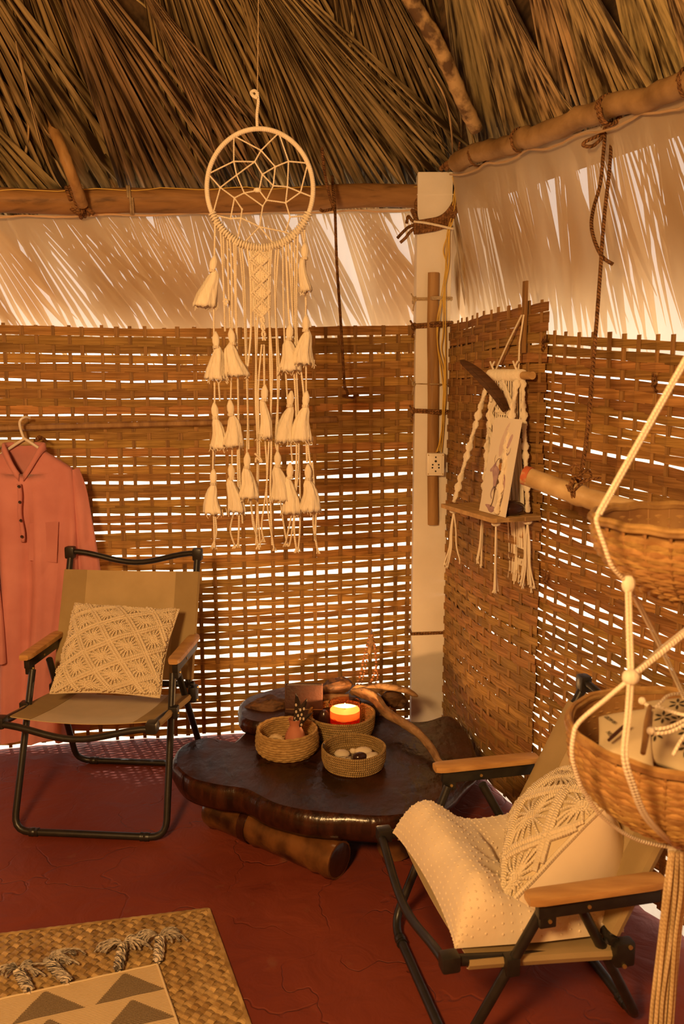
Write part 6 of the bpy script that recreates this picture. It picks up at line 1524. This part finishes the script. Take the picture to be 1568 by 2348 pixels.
# ------------------------------------------------------------------ plaited straw mat with the woven rug on it
MC = on(478, 2088); MLd = (on(0, 2147) - MC); MLd.z = 0; MLd.normalize(); MRd = (on(570, 2348) - MC); MRd.z = 0; MRd.normalize()
W1, W2 = .95, .54      # along the back edge, along the right edge
mat_ = thing('straw_mat', 'plaited straw mat on the red floor under the patterned rug', 'mat', MC + MLd * .4 + MRd * .2)
Mp = lambda a, b, z=0.0: MC + MLd * a + MRd * b + V(0, 0, .0035 + z)
sp = .0185
for fam in (0, 1):
    dirn = (1, 1) if fam == 0 else (1, -1)
    for k in range(-40, 80):
        c = k * sp * 1.41421
        # family 0: a - b = c ; family 1: a + b = c
        if fam == 0: lo, hi = max(0, c), min(W1, W2 + c)          # a range
        else: lo, hi = max(0, c - W2), min(W1, c)
        if hi - lo < .012: continue
        n = max(2, int((hi - lo) / (sp * 1.41421 / 2)) + 1); rows = []; step = sp * 1.41421 / 2
        ks = [lo] + [i * step for i in range(math.ceil(lo / step + .01), math.floor(hi / step - .01) + 1)] + [hi]
        wv = sp * .435
        for a in ks:
            b = a - c if fam == 0 else c - a
            # crossing index along the strip decides over or under
            other = (a + b) if fam == 0 else (a - b); idx = other / (sp * 1.41421); o = .0028 * cos(pi * (idx + k)) * (1 if fam == 0 else -1)
            du = wv * .7071
            p0 = (a - du, b + du) if fam == 0 else (a - du, b - du); p1 = (a + du, b - du) if fam == 0 else (a + du, b + du)
            cl_ = lambda q: (clamp(q[0], -.002, W1), clamp(q[1], -.002, W2))
            p0, p1 = cl_(p0), cl_(p1); rows.append([Mp(*p0, o - .0006), Mp((p0[0] + p1[0]) / 2, (p0[1] + p1[1]) / 2, o + .0006), Mp(*p1, o - .0006)])
        mb = MB(); mb.quadgrid(rows); obj('straw_strip', mb, M['straw'], mat_, smooth=False)
mb = MB(); mb.prism([Mp(.003, .003, -.003), Mp(W1, .003, -.003), Mp(W1, W2, -.003), Mp(.003, W2, -.003)], (0, 0, .0006)); obj('backing', mb, M['straw'], mat_, smooth=False)
for a, b, n_ in ((lambda t: Mp(t * W1, 0), 'back_edge', 60), (lambda t: Mp(0, t * W2), 'right_edge', 34)):
    pass
def edge_plait(f, n): mb = MB(); mb.tube([f(i / n) + V(0, 0, .0015 + .0012 * (i % 2)) for i in range(n + 1)], .0040, 6, flat=(.6, 1.2)); obj('folded_edge', mb, M['straw'], mat_)
edge_plait(lambda t: Mp(t * W1, 0), 80); edge_plait(lambda t: Mp(0, t * W2), 44)

RC = on(360, 2212, .008); RL = on(0, 2293, .008) - RC; RL.normalize(); RR_ = on(407, 2348, .008) - RC; RR_.normalize()
rug = thing('woven_rug', 'cream wool rug with dark triangles and knotted fringe on the straw mat', 'rug', RC + RL * .3 + RR_ * .12)
def rug_material(Wu, Wv):
    m = bpy.data.materials.new('rug weave'); m.use_nodes = True; nt = m.node_tree; N = nt.nodes; L = nt.links; b = N['Principled BSDF']
    tc = N.new('ShaderNodeTexCoord'); sx = N.new('ShaderNodeSeparateXYZ'); L.new(tc.outputs['UV'], sx.inputs[0])
    def mth(op, a, b_=None, c=None):
        n = N.new('ShaderNodeMath'); n.operation = op
        for i, x in enumerate((a, b_, c)):
            if x is None: continue
            if isinstance(x, (int, float)): n.inputs[i].default_value = x
            else: L.new(x, n.inputs[i])
        return n.outputs[0]
    # u metres from the right edge, v metres from the back edge
    pu, pv = .182, .098
    fu_ = mth('FRACT', mth('MULTIPLY_ADD', sx.outputs[0], 1 / pu, .06)); fv = mth('FRACT', mth('MULTIPLY_ADD', sx.outputs[1], 1 / pv, -.02))
    tri = mth('ABSOLUTE', mth('MULTIPLY_ADD', fu_, 2, -1))            # 0 in the middle .. 1 at the edge
    stepped = mth('SNAP', fv, .045)
    msk = mth('LESS_THAN', tri, mth('MULTIPLY', stepped, .97)); msk = mth('MULTIPLY', msk, mth('LESS_THAN', fv, .93)); msk = mth('MULTIPLY', msk, mth('GREATER_THAN', fv, .06))
    lines = mth('SINE', mth('MULTIPLY', sx.outputs[1], 2 * pi / .0052)); lm = mth('MULTIPLY_ADD', lines, .22, .78)
    nzn = N.new('ShaderNodeTexNoise'); nzn.inputs['Scale'].default_value = 420; L.new(tc.outputs['UV'], nzn.inputs['Vector'])
    fac = mth('MULTIPLY', msk, mth('MINIMUM', mth('ADD', lm, mth('MULTIPLY_ADD', nzn.outputs['Fac'], .8, -.4)), 1.0))
    mx = N.new('ShaderNodeMixRGB'); mx.inputs[1].default_value = (.60, .46, .27, 1); mx.inputs[2].default_value = (.105, .075, .045, 1); L.new(fac, mx.inputs[0]); L.new(mx.outputs[0], b.inputs['Base Color'])
    bp = N.new('ShaderNodeBump'); bp.inputs['Strength'].default_value = .5; bp.inputs['Distance'].default_value = .0012; L.new(mth('ADD', lines, nzn.outputs['Fac']), bp.inputs['Height']); L.new(bp.outputs[0], b.inputs['Normal'])
    b.inputs['Roughness'].default_value = .95; b.inputs['Specular IOR Level'].default_value = .08
    return m
RW, RH = .62, .34
mb = MB(); rows = []; nu, nv = 40, 16
for i in range(nv + 1):
    rows.append([RC + RL * (RW * j / nu) + RR_ * (RH * i / nv) + V(0, 0, .002 + .0022 * nz(j * .3, i * .3, 7)) for j in range(nu + 1)])
mb.quadgrid(rows, uvs=lambda i, j: (RW * j / nu, RH * i / nv)); 
ob = obj('woven_cloth', mb, rug_material(RW, RH), rug, angle=3.2)
mb = MB(); mb.tube([r[0] + V(0, 0, .0004) for r in rows], .0028, 6); obj('selvedge', mb, M['bag'], rug); mb = MB(); mb.tube([p for p in rows[0]], .0026, 6); obj('selvedge', mb, M['bag'], rug)
# fringe: twisted tassels, frayed ends knotted in pairs
def rug_tassel(p0, p1, seed):
    a, b = on(*p0, .016), on(*p1, .020); r2 = random.Random(seed); ax = (b - a); L_ = ax.length; u = ax.normalized(); s_ = u.cross(V(0, 0, 1)).normalized()
    for k in range(3):
        mb = MB(); pts = []; rad = []
        for i in range(25):
            t = i / 24; w = 2 * pi * (1.6 * t + k / 3); pts.append(a.lerp(b, t) + s_ * .0075 * cos(w) + V(0, 0, .006 * sin(w))); rad.append(.0072 * (1 - .25 * abs(2 * t - 1) ** 2))
        mb.tube(pts, rad, 8); obj('twisted_yarn', mb, M['yarn_grey'], rug)
    return b
def fray(c, dirs, n, seed, L0=.055):
    r2 = random.Random(seed)
    for side in dirs:
        mb = MB()
        for i in range(n):
            d = side + V(r2.uniform(-.45, .45), r2.uniform(-.35, .5), 0); L_ = L0 * r2.uniform(.55, 1.05); h = r2.uniform(.004, .016)
            mb.tube(bez([c + V(0, 0, .004), c + d * L_ * .4 + V(0, 0, h + .006), c + d * L_ * .8 + V(0, 0, h), c + d * L_ + V(r2.uniform(-.008, .008), 0, -.004)], 4), .0028, 5)
        o = obj('frayed_yarn', mb, M['yarn_grey'], rug); o['kind'] = 'stuff'
X1 = V(1, .12, 0)
for k, (p0, p1, dirs) in enumerate([((362, 2205), (366, 2152), (X1, -X1)), ((270, 2224), (281, 2170), (X1, -X1)), ((157, 2252), (110, 2205), (X1, X1 * .9 + V(0, .3, 0))), ((68, 2272), (42, 2228), (-X1, X1))]):
    b = rug_tassel(p0, p1, 40 + k); fray(b, dirs, 15, 60 + k); mb = MB(); mb.sphere(b + V(0, 0, .002), .011, 10, 7, sc=(1.2, 1, .8)); obj('yarn_knot', mb, M['yarn_grey'], rug)
